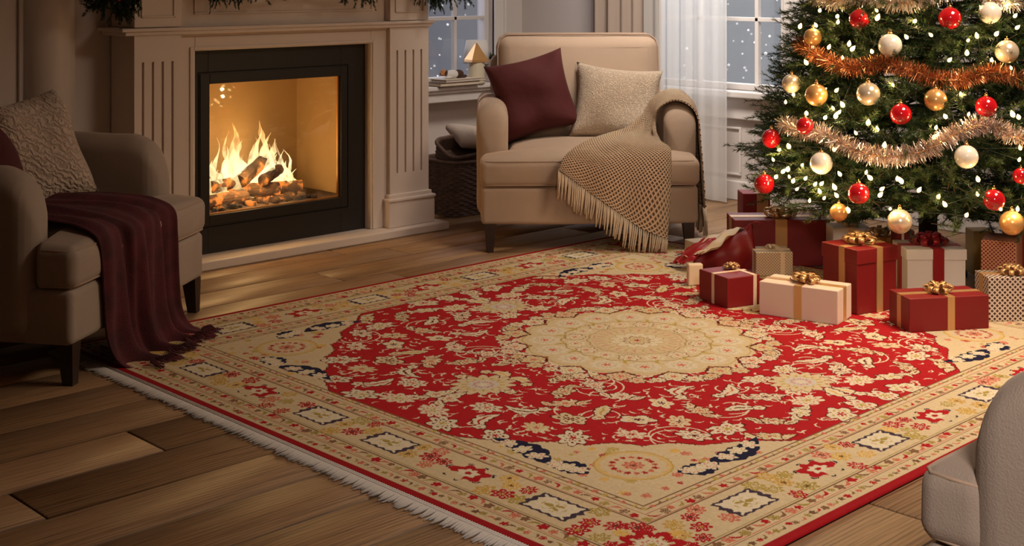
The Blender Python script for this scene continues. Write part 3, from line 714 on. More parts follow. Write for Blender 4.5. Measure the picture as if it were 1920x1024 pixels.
# black insert
ins = fpb('iron_frame', [((3.068,5.165,.04),(3.16,5.20,.937)),((3.885,5.165,.04),(4.03,5.20,.937)),((3.16,5.165,.788),(3.885,5.20,.937)),((3.16,5.165,.04),(3.885,5.20,.205))], 'black', .0015)
fpb('iron_door_rim', [((3.118,5.160,.165),(3.165,5.166,.83)),((3.882,5.160,.165),(3.918,5.166,.83)),((3.165,5.160,.786),(3.882,5.166,.83)),((3.165,5.160,.165),(3.882,5.166,.208))], 'black', .002, ins)
fpb('rim_groove', [((3.109,5.1635,.155),(3.113,5.1655,.84)),((3.923,5.1635,.155),(3.927,5.1655,.84)),((3.109,5.1635,.836),(3.927,5.1655,.84)),((3.109,5.1635,.155),(3.927,5.1655,.159))], 'blackline', 0, ins)
fpb('glass_door', [((3.165,5.170,.208),(3.882,5.174,.786))], 'glass', 0)
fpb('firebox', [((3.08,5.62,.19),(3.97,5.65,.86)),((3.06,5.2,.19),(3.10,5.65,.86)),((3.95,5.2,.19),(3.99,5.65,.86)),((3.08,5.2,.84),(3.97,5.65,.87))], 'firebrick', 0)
fpb('firebox_floor', [((3.08,5.2,.17),(3.97,5.65,.205))], 'ash', 0)
fpb('gold_trim_strip', [((3.165,5.1745,.208),(3.882,5.1845,.214)),((3.872,5.1745,.214),(3.882,5.1845,.786))], 'brass', 0)
# logs
def log(a, b_, r, lab):
    a = Vector(a); b_ = Vector(b_); d = b_-a; n = 14; k = 9; vs = []; fs = []
    t = d.normalized(); s1 = t.cross(Vector((0,0,1))).normalized(); s2 = s1.cross(t)
    for i in range(k):
        for j in range(n):
            an = 2*PI*j/n; rr = r*(1+.16*mnoise.noise(Vector((math.cos(an)*1.5+a.x*9, math.sin(an)*1.5, i*.5+r*40))))
            vs.append(d*(i/(k-1)) + s1*math.cos(an)*rr + s2*math.sin(an)*rr)
    for i in range(k-1):
        for j in range(n): fs.append((i*n+j, i*n+(j+1) % n, (i+1)*n+(j+1) % n, (i+1)*n+j))
    fs.append(tuple(range(n-1,-1,-1))); fs.append(tuple((k-1)*n+j for j in range(n)))
    o = py('firewood_log', vs, fs, 'log', None, False); o.location = a
    return tag(o, lab, 'log', 'burning logs in the fireplace')
log((3.20,5.30,.24),(3.46,5.33,.235),.032,'charred log lying low at the left front of the fire')
log((3.40,5.42,.26),(3.66,5.36,.25),.034,'glowing log across the middle of the ember bed')
log((3.62,5.46,.245),(3.80,5.36,.245),.032,'dark short log at the right end of the fire')
log((3.29,5.36,.295),(3.52,5.42,.30),.028,'charred log lying on the lower left log')
log((3.45,5.36,.305),(3.64,5.44,.385),.032,'brightest log tilted up through the flames on top of the pile')
log((3.56,5.34,.30),(3.72,5.44,.33),.026,'dark split log lying on the right side of the pile')
b = MB()
for i in range(150):
    x = rnd.uniform(3.16,3.80); y = rnd.uniform(5.24,5.5); s = rnd.uniform(.006,.02)
    b.box((-s,-s*.8,-s*.6),(s,s*.8,s*.6), s*.3, Matrix.Translation((x,y,.205+s*.5)) @ Matrix.Rotation(rnd.uniform(0,3),4,'Z') @ Matrix.Rotation(rnd.uniform(-.4,.4),4,'X'), 1)
o = b.build('embers', 'log'); tag(o, 'bed of glowing embers and ash under the burning logs', 'embers', kind='stuff')
# flames
fb = MB()
def tongue(base, h, r, seed, lean=0.):
    n = 10; k = 24; vs = []; fs = []; r = r*1.2
    for i in range(k):
        t = i/(k-1); w = r*(math.sin(PI*min(1, t*.75+.22))**1.0)*(1-t)**.55*(1+.25*math.sin(t*9+seed))
        ox = math.sin(t*5+seed)*.018*t*2 + lean*t*t; oy = math.cos(t*4+seed)*.01*t
        for j in range(n):
            an = 2*PI*j/n; q_ = mnoise.noise_vector(Vector((t*7+seed, an*.8, seed*2)))*r*(.4+1.3*t)*(1.05-t); vs.append((base[0]+ox+math.cos(an)*w+q_.x, base[1]+oy+math.sin(an)*w*.55, base[2]+t*h+q_.z*.8))
    for i in range(k-1):
        for j in range(n): fs.append((i*n+j, i*n+(j+1) % n, (i+1)*n+(j+1) % n, (i+1)*n+j))
    fb.add(vs, fs)
for (x, yb, yt, w, q) in ((410,375,300,16,5.36),(418,372,275,9,5.40),(437,365,230,16,5.42),(447,370,265,15,5.38),(462,370,290,18,5.40),(478,365,270,16,5.44),(492,362,225,15,5.42),(502,365,262,16,5.40),(515,368,290,13,5.42),(530,370,283,10,5.44),(545,372,300,9,5.40),(455,375,300,26,5.44),(490,375,292,28,5.46),(425,378,300,18,5.42),(508,345,268,5,5.44),(527,345,265,4,5.46),(398,372,320,7,5.36),(549,374,318,7,5.38),(402,350,258,5,5.4),(430,340,246,5,5.44),(470,340,258,5,5.42),(484,330,240,6,5.45),(515,340,262,4,5.41),(540,345,278,4,5.41),(445,350,255,10,5.45),(498,350,250,11,5.43),(460,372,285,24,5.47),(522,372,300,12,5.45)):
    a = on_q(x, yb, q); tp = on_q(x, yt, q); d = (a.x/c2w((x-CX)/F,1)[0])
    tongue((a.x, q, max(a.z, .22)), tp.z-max(a.z, .22), w*d/F, x*.37, rnd.uniform(-.02,.02))
o = fb.build('flames', 'flame', smooth=True); tag(o, 'yellow flames rising from the burning logs', 'fire', kind='stuff')
# ================================================================= ARMCHAIRS
def armchair(lab, loc, rz, fab, pipe, name='armchair', leg_z=.0, deep=0., ay=.135, ah=0.):
    t = thing(name, lab, 'armchair', loc, rz)
    W = .50; D = .84+deep
    loft('frame', lin(.012, D, 9), lambda y: W-.002, lambda y: .125, lambda y: .298, .022, fab, t, .0, wob=.002, seed=loc[0])
    # T shaped seat cushion
    def hw(y):
        if y < .125: return W+.004
        if y < .15: return W+.004-(.145)*((y-.125)/.025)
        return W-.141
    cu = loft('seat_cushion', sorted(set(lin(0, .66+deep, 16)+[.125,.132,.14,.15,.03,.09])), hw, lambda y: .298, lambda y: .425+.012*min(1, y/.2), .034, fab, t, .045, 16, 5, wob=.005, seed=loc[0]*3)
    pb = MB()
    for z in (.308, .4155):
        loop = []
        for (x, y) in ((W-.008,.025),(W-.004,.06),(W-.004,.112),):
            loop.append((x, y, z))
        L2 = [(-x, y, z+0.0) for x, y, z in loop]
        pts = L2[::-1] + [(-W+.025, .010, z)] + [(x, .0075, z) for x in lin(-.44, .44, 13)] + [(W-.025, .010, z)] + loop
        pb.tube(pts, .0032, 6)
    pb.build('piping', pipe, cu, True)
    # arms
    def at_(y):
        y0 = ay
        s = min(1., max(0., (y-y0)/.15)); return .50-ah+.165*math.sqrt(max(0, 1-(1-s)**2))+.03*max(0, y-.35)
    for sx in (-1, 1):
        a = loft('arm', sorted(set(lin(ay, D, 14)+[ay+.015,ay+.03,ay+.045,ay+.065,ay+.085,ay+.115])), lambda y: .074, lambda y: .126, at_, .066, fab, t, .0, 6, 6, xo=lambda y, sx=sx: sx*(W-.062+.004*math.sin(y*7)), wob=.003, seed=sx*5+loc[1])
    # back: outer slab and back cushion, leaning
    bk = loft('back_frame', lin(.70+deep, .86+deep, 5), lambda y: W-.062, lambda y: .126, lambda y: .86, .05, fab, t, .0, 8, 5, wob=.003, seed=2)
    def lean(o, f=.16):
        for v in o.data.vertices: v.co.y += max(0, v.co.z-.40)*f
    lean(bk)
    bc_ = loft('back_cushion', lin(.545+deep, .735+deep, 8), lambda y: .405, lambda y: .44, lambda y: .965, .06, fab, t, .0, 14, 6, wob=.006, seed=4)
    for v in bc_.data.vertices:
        if v.co.y < .64+deep:
            v.co.y -= .04*max(0, 1-(v.co.x/.40)**4)*max(0, 1-abs((v.co.z-.70)/.27)**3)
    lean(bc_)
    pb = MB()
    for yy in (.575+deep, .71+deep):
        pts = []
        for (x, z) in ((-.405,.50),(-.405,.70),(-.405,.90),(-.392,.945),(-.36,.966),(-.2,.967),(0,.967),(.2,.967),(.36,.966),(.392,.945),(.405,.90),(.405,.70),(.405,.50)):
            pts.append((x*1.002, yy+max(0, z-.40)*.16, z+.001))
        pb.tube(pts, .0045, 6)
    pb.build('piping', pipe, bc_, True)
    for sx in (-1, 1):
        for (y0, sp) in ((.045, -1), (.79+deep, 1)):
            b = MB(); x0 = sx*.455
            a, c = .027, .017
            top = [(x0-a, y0-a), (x0+a, y0-a), (x0+a, y0+a), (x0-a, y0+a)]; xb = x0+sx*.004; yb = y0+sp*.008
            bot = [(xb-c, yb-c), (xb+c, yb-c), (xb+c, yb+c), (xb-c, yb+c)]
            vs = [(x, y, .13) for x, y in top]+[(x, y, leg_z) for x, y in bot]
            b.add(vs, [(3,2,1,0),(4,5,6,7),(0,1,5,4),(1,2,6,5),(2,3,7,6),(3,0,4,7)]); b.build('leg', 'legwood', t)
    return t
# armchair by the window
RC = armchair('greige velvet armchair facing the viewer between fireplace and window', (4.528, 4.142, 0), math.radians(-42.0), 'velvet', 'velvetpipe')
LC = armchair('greige velvet armchair at left with a burgundy throw over its seat', (2.305, 4.150, 0), math.radians(35.4), 'velvet_g', 'velvetpipe', deep=.20)
NC = armchair('taupe armchair cut off at the lower right corner, seen from its side', (2.078+.504, 1.158, 0), PI, 'velvet_n', 'velvetpipe', ay=.09, ah=.035)
def W2(t, x, y, z):  # chair local -> world
    c, s = math.cos(t.rotation_euler.z), math.sin(t.rotation_euler.z); return Vector((t.location.x+x*c-y*s, t.location.y+x*s+y*c, t.location.z+z))
def put_pillow(o, chair, x, y, z, tilt, roll, yaw=0.):
    # pillow plane xy -> stands up facing chair front (-y local)
    R = Matrix.Rotation(chair.rotation_euler.z+yaw, 4, 'Z') @ Matrix.Rotation(PI/2-tilt, 4, 'X') @ Matrix.Rotation(roll, 4, 'Z')
    o.matrix_world = Matrix.Translation(W2(chair, x, y, z)) @ R
o = pillow('throw_pillow', .40, .40, .15, 'redvelvet', seed=3, pinch=.10, wob=.012); put_pillow(o, RC, -.235, .505, .675, .30, math.radians(14), .05)
tag(o, 'dark red velvet pillow on the armchair by the window', 'pillow')
o = pillow('throw_pillow', .43, .38, .15, 'boucle', seed=9, pinch=.10, wob=.008); put_pillow(o, RC, .175, .49, .635, .33, math.radians(-6), -.08)
tag(o, 'cream textured pillow on the armchair by the window, right of the red one', 'pillow')
o = pillow('throw_pillow', .43, .41, .16, 'ribbed', seed=5, pinch=.07, wob=.012); put_pillow(o, LC, .05, .465, .635, .45, math.radians(8), -.35)
tag(o, 'cream crinkled pillow on the armchair at the left edge', 'pillow')
o = pillow('throw_pillow', .40, .40, .14, 'redvelvet', seed=8, pinch=.09, wob=.012); put_pillow(o, LC, -.21, .50, .60, .5, math.radians(4), -.15)
tag(o, 'burgundy pillow partly seen at the left edge below the cream pillow', 'pillow')
# burgundy throw over left seat
rows = []
for (y, z, xa, xb) in ((.50,.497,-.37,.02),(.30,.503,-.36,.08),(.12,.490,-.36,.13),(.03,.472,-.36,.16),(-.022,.435,-.35,.18),(-.034,.35,-.33,.18),(-.036,.22,-.31,.19),(-.045,.10,-.30,.20),(-.075,.035,-.29,.21),(-.14,.022,-.28,.20)):
    rows.append([(xa+(xb-xa)*k/5 + .012*math.sin(k*2.2+y*9), y + (.012*math.sin(k*1.9) if y < 0 else 0), z + (.008*math.sin(k*2.6+y*7) if y > 0 else 0)) for k in range(6)])
def fold(u, v):
    a = .010+.020*max(0, min(1, (v-.35)*2.2)); s = math.sin(u*PI*8+1.2*math.sin(v*4+u*3)+.6)
    return a*(s*.5+.5+.3*math.sin(u*PI*15+v*3)) + .003
bt, _ = drape('throw_blanket', rows, 'burgundy', None, 90, 110, fold, .007)
bt.matrix_world = Matrix.Translation(LC.location) @ Matrix.Rotation(LC.rotation_euler.z, 4, 'Z')
tag(bt, 'burgundy throw draped over the left armchair seat down to the floor', 'throw')
tb = MB()
for i in range(60):
    u = i/59; x = -.28+.47*u; y0 = -.142+.012*math.sin(u*22); z0 = .028
    tb.tube([(x, y0, z0), (x+rnd.uniform(-.01,.01), y0-.025, .017), (x+rnd.uniform(-.02,.02), y0-.04-rnd.uniform(0,.015), .013)], [.003,.003,.002], 5)
tb.build('tassels', 'burgundy', bt, True)
# beige knit throw on the right chair
rows = [
 [(-.150,-.030,.385),(-.03,-.032,.300),(.09,-.034,.215),(.21,-.035,.130),(.345,-.034,.068)],
 [(-.120,-.022,.440),(.00,-.030,.400),(.12,-.032,.360),(.24,-.032,.330),(.360,-.030,.300)],
 [(-.060,.010,.470),(.04,-.012,.452),(.15,-.014,.450),(.27,-.014,.447),(.365,-.014,.445)],
 [(.020,.120,.492),(.10,.06,.488),(.19,.03,.482),(.28,.02,.475),(.362,.02,.470)],
 [(.110,.270,.500),(.17,.22,.500),(.23,.17,.498),(.29,.13,.494),(.335,.10,.488)],
 [(.215,.340,.520),(.25,.30,.515),(.28,.25,.512),(.31,.21,.508),(.335,.17,.505)],
 [(.310,.380,.585),(.325,.34,.58),(.333,.30,.575),(.338,.26,.57),(.343,.22,.56)],
 [(.352,.400,.660),(.352,.36,.655),(.352,.32,.650),(.352,.27,.645),(.352,.215,.63)],
 [(.430,.420,.700),(.430,.37,.697),(.430,.32,.694),(.430,.26,.688),(.430,.195,.668)],
 [(.510,.430,.660),(.510,.38,.657),(.510,.32,.653),(.510,.25,.645),(.510,.18,.61)],
 [(.530,.440,.45),(.530,.38,.45),(.530,.32,.45),(.530,.25,.45),(.530,.17,.44)],
 [(.548,.450,.17),(.548,.38,.17),(.548,.32,.17),(.548,.25,.17),(.548,.16,.17)]]
def fold2(u, v):
    front = max(0, 1-v*2.2); mid = math.exp(-((v-.52)/.12)**2)
    return .004 + .020*front*(math.sin(u*PI*5+.6+v*2)*.5+.5) + .020*mid*(math.sin(u*PI*7)*.5+.5) + .010*(max(0, v-.62)/.38)*(math.sin(u*PI*6)*.5+.5)
kt, KP = drape('throw_blanket', rows, 'knit', None, 80, 140, fold2, .006, (.62, 1.7))
kt.matrix_world = Matrix.Translation(RC.location) @ Matrix.Rotation(RC.rotation_euler.z, 4, 'Z')
tag(kt, 'beige open knit throw with long fringe over the arm of the window armchair', 'throw')
tb = MB()
hem = KP[0]
for i in range(62):
    u = i/61; p = Vector(crom([tuple(h) for h in hem[::8]]+[tuple(hem[-1])], u)); p.y -= .001
    ln = .115+rnd.uniform(-.015,.02); zb = max(.014, p.z-ln); dx = -.012+rnd.uniform(-.008,.008)
    tb.tube([p, (p.x+dx*.3, p.y-.006, p.z-(p.z-zb)*.35), (p.x+dx*.7, p.y-.007+rnd.uniform(-.005,.005), p.z-(p.z-zb)*.7), (p.x+dx, p.y-.008+rnd.uniform(-.01,.01), zb)], [.0034,.004,.0038,.0026], 5)
tb.build('fringe', 'fringeknit', kt, True); tb = MB()
hem2 = KP[-1]
for i in range(40):
    u = i/39; p = Vector(crom([tuple(h) for h in hem2[::8]]+[tuple(hem2[-1])], u)); zb = .035+rnd.uniform(-.01,.02)
    tb.tube([p, (p.x+.006, p.y+rnd.uniform(-.005,.005), (p.z+zb)/2), (p.x+.006+rnd.uniform(-.008,.008), p.y+rnd.uniform(-.01,.01), zb)], [.004,.0045,.003], 5)
tb.build('fringe', 'fringeknit', kt, True)
# ================================================================= CURTAINS
def curtain(name, qa, qb, pbase, amp, n, m, lab, zlo=.012, zhi=2.45, thick=.003, seed=0):
    k = int(abs(qb-qa)*170); rows_ = 14; vs = []; fs = []; rr = random.Random(seed); ph = [rr.uniform(0, 6) for _ in range(5)]
    for j in range(rows_):
        z = zlo+(zhi-zlo)*j/(rows_-1)
        for i in range(k+1):
            u = i/k; a = amp*(.75+.35*math.sin(u*7+ph[0])); x = pbase + a*math.sin(u*n*2*PI+ph[1]+.5*math.sin(u*9+ph[2])+.12*math.sin(z*2+ph[3])) + .3*a*math.sin(u*n*4.3*PI+ph[4])
            vs.append((x, qa+(qb-qa)*u, z))
    for j in range(rows_-1):
        for i in range(k): a = j*(k+1)+i; fs.append((a, a+1, a+k+2, a+k+1))
    o = py(name, vs, fs, m, None, True)
    if thick: 
        md = o.modifiers.new('thickness', 'SOLIDIFY'); md.thickness = thick
    return tag(o, lab, 'curtain')
curtain('curtain', 4.98, 5.56, 6.085, .035, 6, 'drape', 'beige lined drape gathered behind the armchair, left of the sheer curtain', thick=.004, seed=3)
o = curtain('sheer_curtain', 4.50, 5.10, 6.04, .010, 6, 'sheer', 'sheer white curtain hanging to the floor before the right window', thick=0, seed=5)
b = MB(); b.tube([(6.085, 3.9, 2.48),(6.085, 5.75, 2.48)], .013, 12); o = b.build('curtain_rod', 'brass', None, True); tag(o, 'curtain rod above the right window', 'curtain rod') 
# ================================================================= BASKET
bk = thing('wicker_basket', 'brown wicker basket on the floor between fireplace and armchair', 'basket', (4.875, 5.385, 0))
def weave(nm, w, d, h, parent, m, rows_=22, strands=44, amp=.006, off=(0,0,0), rot=None, flare=.0):
    per = 4*strands; R_ = .05; vs = []; fs = []; nr = rows_*4
    def rrect(s):
        a, c = w/2-R_, d/2-R_; segs = [2*c, PI/2*R_, 2*a, PI/2*R_]*2; tot = sum(segs); x = s*tot; cxs = [(a, -c, 0), (a, c, 0), (-a, c, 1), (-a, -c, 2)]
        x0 = x
        if x < 2*c: return (w/2, -c+x, 1, 0)
        x -= 2*c
        if x < segs[1]: t = x/R_; return (a+R_*math.cos(t), c+R_*math.sin(t), math.cos(t), math.sin(t))
        x -= segs[1]
        if x < 2*a: return (a-x, d/2, 0, 1)
        x -= 2*a
        if x < segs[1]: t = PI/2+x/R_; return (-a+R_*math.cos(t), c+R_*math.sin(t), math.cos(t), math.sin(t))
        x -= segs[1]
        if x < 2*c: return (-w/2, c-x, -1, 0)
        x -= 2*c
        if x < segs[1]: t = PI+x/R_; return (-a+R_*math.cos(t), -c+R_*math.sin(t), math.cos(t), math.sin(t))
        x -= segs[1]
        if x < 2*a: return (-a+x, -d/2, 0, -1)
        x -= 2*a
        t = 1.5*PI+x/R_; return (a+R_*math.cos(t), -c+R_*math.sin(t), math.cos(t), math.sin(t))
    for j in range(nr+1):
        z = h*j/nr; row = (j//4); fr = (j % 4)/4
        for i in range(per):
            s = i/per; x, y, nx_, ny_ = rrect(s)
            ph = s*strands*PI*2/2 + (PI if row % 2 else 0)
            a = amp*(math.sin(ph)*.8)*math.sin(PI*fr) - amp*.5*(1-math.sin(PI*fr)) + flare*z
            vs.append((off[0]+x+nx_*a, off[1]+y+ny_*a, off[2]+z))
    for j in range(nr):
        for i in range(per): fs.append((j*per+i, j*per+(i+1) % per, (j+1)*per+(i+1) % per, (j+1)*per+i))
    # inner wall and floor
    b0 = len(vs)
    for j, z in enumerate((h, .01)):
        for i in range(per):
            x, y, nx_, ny_ = rrect(i/per); vs.append((off[0]+x-nx_*.012, off[1]+y-ny_*.012, off[2]+z))
    for i in range(per):
        fs.append((nr*per+i, nr*per+(i+1) % per, b0+(i+1) % per, b0+i)); fs.append((b0+i, b0+(i+1) % per, b0+per+(i+1) % per, b0+per+i))
    fs.append(tuple(b0+per+i for i in range(per))); fs.append(tuple(range(per-1, -1, -1)))
    if rot is not None: vs = [rot @ Vector(v) for v in vs]
    o = py(nm, vs, fs, m, parent, False); rim = MB()
    pts = []
    for i in range(60):
        x, y, nx_, ny_ = rrect(i/60); p = Vector((off[0]+x+nx_*.002, off[1]+y+ny_*.002, off[2]+h)); pts.append(rot @ p if rot is not None else p)
    rim.tube(pts, .010, 8, closed=True); rim.build('rim', m, o if parent is None else parent, True)
    return o
M['wicker'] = mat('dark_wicker', (.085,.045,.03), .7, var=(.13,.075,.05), vscale=25, bump=[(120,.6,.002)])
weave('basket_body', .40, .33, .285, bk, 'wicker')
tr = weave('wicker_tray', .28, .20, .085, None, 'wicker', 7, 26, .004, (0,0,0)); tr.location = (4.835, 5.345, .285); tr.rotation_euler = (math.radians(24), math.radians(-6), math.radians(-12))
tag(tr, 'small dark woven tray tilted in the top of the floor basket', 'tray')
o = loft('folded_cloth', lin(0, .22, 6), lambda y: .11, lambda y: 0, lambda y: .05+.01*math.sin(y*20), .02, 'cloth', None, .015, wob=.006); o.location = (4.90, 5.30, .325); o.rotation_euler = (math.radians(24), math.radians(8), math.radians(-10))
tag(o, 'pale folded cloth lying in the floor basket', 'cloth')
# ================================================================= WINDOW SILL THINGS
SZ = .60
def sill(x, q=6.14): v = on_q(x, 130, q); return v.x
t = thing('book', 'cream hardback lying flat on the left window sill, lower of two', 'book', (sill(846), 6.13, SZ))
b = MB(); b.box((-.16,-.075,0),(.16,.075,.004),.001); b.box((-.16,-.075,.020),(.16,.075,.024),.001); b.box((-.162,.071,.002),(.162,.076,.022),.001); b.build('cover', 'book2', t)
b = MB(); b.box((-.156,-.071,.004),(.156,.071,.020)); b.build('pages', 'book1', t)
t = thing('book', 'thin book on the left window sill under the plush dog', 'book', (sill(858), 6.13, SZ+.0245), .04)
b = MB(); b.box((-.17,-.07,0),(.17,.07,.003),.001); b.box((-.17,-.07,.014),(.17,.07,.017),.001); b.box((-.172,.066,.001),(.172,.072,.016),.001); b.build('cover', 'book1', t)
b = MB(); b.box((-.166,-.066,.003),(.166,.066,.014)); b.build('pages', 'pot', t)
bx_ = sill(845); t = thing('plush_dog', 'small plush toy dog lying on books on the left window sill', 'toy', (bx_, 6.13, SZ+.0415))
def ell(c, r, rot=0):
    bm = bmesh.new(); bmesh.ops.create_uvsphere(bm, u_segments=20, v_segments=12, radius=1)
    m_ = Matrix.Translation(c) @ Matrix.Rotation(rot, 4, 'Y') @ Matrix.Diagonal((*r, 1)); bmesh.ops.transform(bm, matrix=m_, verts=bm.verts[:]); return bm
b = MB(); b.bm(ell((.0,0,.026),(.055,.028,.026))); b.bm(ell((-.045,-.02,.010),(.03,.010,.009))); b.build('body', 'plushwhite', t, True)
b = MB(); b.bm(ell((.055,0,.026),(.036,.028,.026))); b.bm(ell((.085,-.015,.011),(.028,.011,.010))); b.bm(ell((.075,.02,.011),(.028,.011,.010))); b.build('hind_legs', 'plushbrown', t, True)
b = MB(); b.bm(ell((-.066,0,.038),(.022,.020,.021))); b.bm(ell((-.086,-.004,.031),(.013,.011,.010))); h_ = b.build('head', 'plushtan', t, True)
for nm_, c_, r_ in (('ear',(-.062,-.020,.036),(.010,.006,.019)),('ear',(-.062,.020,.036),(.010,.006,.019)),('nose',(-.098,-.005,.033),(.004,.005,.004))):
    b = MB(); b.bm(ell(c_, r_, .3)); b.build(nm_, 'plushbrown', h_, True)
t = thing('lantern', 'cream lantern with pointed gold roof on the left window sill', 'lantern', (sill(893,6.12), 6.12, SZ))
b = MB(); b.lathe([(.052,0),(.054,.01),(.052,.02),(.052,.135),(.046,.15),(.03,.155)], 28); b.build('body', 'candle', t, True)
b = MB(); b.lathe([(.080,.135),(.078,.150),(.045,.195),(.012,.243),(.004,.252)], 4, Matrix.Rotation(.5,4,'Z')); b.build('roof', 'brass', t, False)
t = thing('table_lamp', 'white shaded lamp behind the gold roofed lantern on the sill', 'lamp', (sill(893,6.25)-.015, 6.232, SZ))
b = MB(); b.lathe([(.04,0),(.04,.008),(.012,.02),(.010,.12)], 20); b.build('base', 'pot', t, True)
b = MB(); b.lathe([(.086,.115),(.066,.262),(.064,.262),(.084,.115)], 32); b.build('lamp_shade', 'shade', t, True)
pv = on_q(929, 120, 6.16); t = thing('potted_plant', 'small evergreen sprig in a pale square pot on the sill', 'plant', (pv.x, 6.16, SZ))
b = MB(); b.box((-.062,-.05,0),(.062,.05,.14),.006); b.build('pot', 'pot', t)
b = MB()
for i in range(46):
    a = rnd.uniform(0, 2*PI); e = rnd.uniform(.2, 1.3); ln = rnd.uniform(.04,.075); d = Vector((math.cos(a)*math.cos(e), math.sin(a)*math.cos(e), math.sin(e))); s = d.cross(Vector((0,0,1))).normalized()*.009; p = Vector((rnd.uniform(-.03,.03), rnd.uniform(-.02,.02), .135))
    b.add([p, p+d*ln*.5+s, p+d*ln, p+d*ln*.5-s, p+d*ln*.5+Vector((0,0,.004))], [(0,1,4),(1,2,4),(2,3,4),(3,0,4)])
b.build('leaves', 'leaf', t)
# ================================================================= MANTEL GARLAND
def needle_cloud():
    return {'V': [], 'C': [], 'n': 0}
NV, NCOL = [], []
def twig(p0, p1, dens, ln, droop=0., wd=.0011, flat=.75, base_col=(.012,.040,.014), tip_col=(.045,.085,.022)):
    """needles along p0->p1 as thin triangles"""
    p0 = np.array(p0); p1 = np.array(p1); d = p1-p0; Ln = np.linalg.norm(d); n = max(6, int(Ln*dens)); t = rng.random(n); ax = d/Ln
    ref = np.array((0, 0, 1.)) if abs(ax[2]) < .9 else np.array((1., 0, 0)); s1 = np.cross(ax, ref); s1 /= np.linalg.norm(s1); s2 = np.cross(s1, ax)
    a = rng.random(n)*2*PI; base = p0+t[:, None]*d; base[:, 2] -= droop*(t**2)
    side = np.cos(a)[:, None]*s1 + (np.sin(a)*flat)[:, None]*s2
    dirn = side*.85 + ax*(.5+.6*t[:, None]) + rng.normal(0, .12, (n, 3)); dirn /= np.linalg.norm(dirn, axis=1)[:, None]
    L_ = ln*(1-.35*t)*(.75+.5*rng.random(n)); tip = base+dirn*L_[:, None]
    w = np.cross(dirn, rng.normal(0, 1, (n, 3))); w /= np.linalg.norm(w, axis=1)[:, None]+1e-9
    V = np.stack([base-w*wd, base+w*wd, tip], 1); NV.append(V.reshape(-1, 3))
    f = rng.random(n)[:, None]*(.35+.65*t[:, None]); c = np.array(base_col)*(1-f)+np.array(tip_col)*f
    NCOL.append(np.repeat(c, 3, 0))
def flush(name, m, parent):
    V = np.concatenate(NV); c = np.concatenate(NCOL); NV.clear(); NCOL.clear()
    return npmesh(name, V, np.arange(len(V)).reshape(-1, 3), m, parent, col=c)
gt = thing('garland', 'evergreen garland hanging along the mantel above the fireplace', 'garland', (0,0,0))
gp = [(2.55,5.06,1.13),(2.60,5.04,1.19),(2.66,5.03,1.26),(2.8,5.0,1.36),(3.1,5.0,1.27),(3.35,4.99,1.185),(3.6,5.0,1.215),(3.85,4.99,1.19),(4.1,5.0,1.27),(4.38,5.0,1.34),(4.52,5.02,1.24),(4.56,5.03,1.17)]
for i in range(150):
    u = i/149; p = crom(gp, u); a = rnd.uniform(0, 2*PI); dv = Vector((rnd.uniform(-1,1), -.3+rnd.uniform(-.5,.3), rnd.uniform(-1,.5))).normalized()*rnd.uniform(.05,.085)
    twig(p, tuple(Vector(p)+dv), 900, .020, wd=.0016, base_col=(.006,.02,.008), tip_col=(.03,.05,.015))
def cluster(tx, ty, q, k, spread):
    for i in range(k*3):
        c = on_q(tx+rnd.uniform(-spread, spread), ty-rnd.uniform(5, 40), q)
        dv = Vector((rnd.uniform(-.6,.6), rnd.uniform(-.4,.1), -1)).normalized()*rnd.uniform(.05,.10); twig(tuple(c), tuple(c+dv), 1000, .018, wd=.0016, base_col=(.006,.02,.008), tip_col=(.03,.05,.015))
for (x, y, k, s) in ((225,22,9,7),(196,4,8,12),(245,2,12,14),(175,-22,10,12),(410,-10,8,18),(448,-8,8,14),(495,-20,5,12),(690,-12,8,22),(645,-20,6,10),(815,6,10,8),(800,-10,10,14),(835,-8,10,10)): cluster(x, y, 5.03, k, s)
flush('needles', 'needle', gt)
b = MB(); b.tube([crom(gp, i/60) for i in range(61)], .006, 6); b.build('stem', 'bark', gt, True)
for (x, y) in ((222,-2),(415,-14),(690,-10),(826,-6)):
    c = on_q(x, y, 5.0); b = MB(); b.bm(ell(c, (.011,.011,.011))); b.build('berry', 'berry', gt, True)
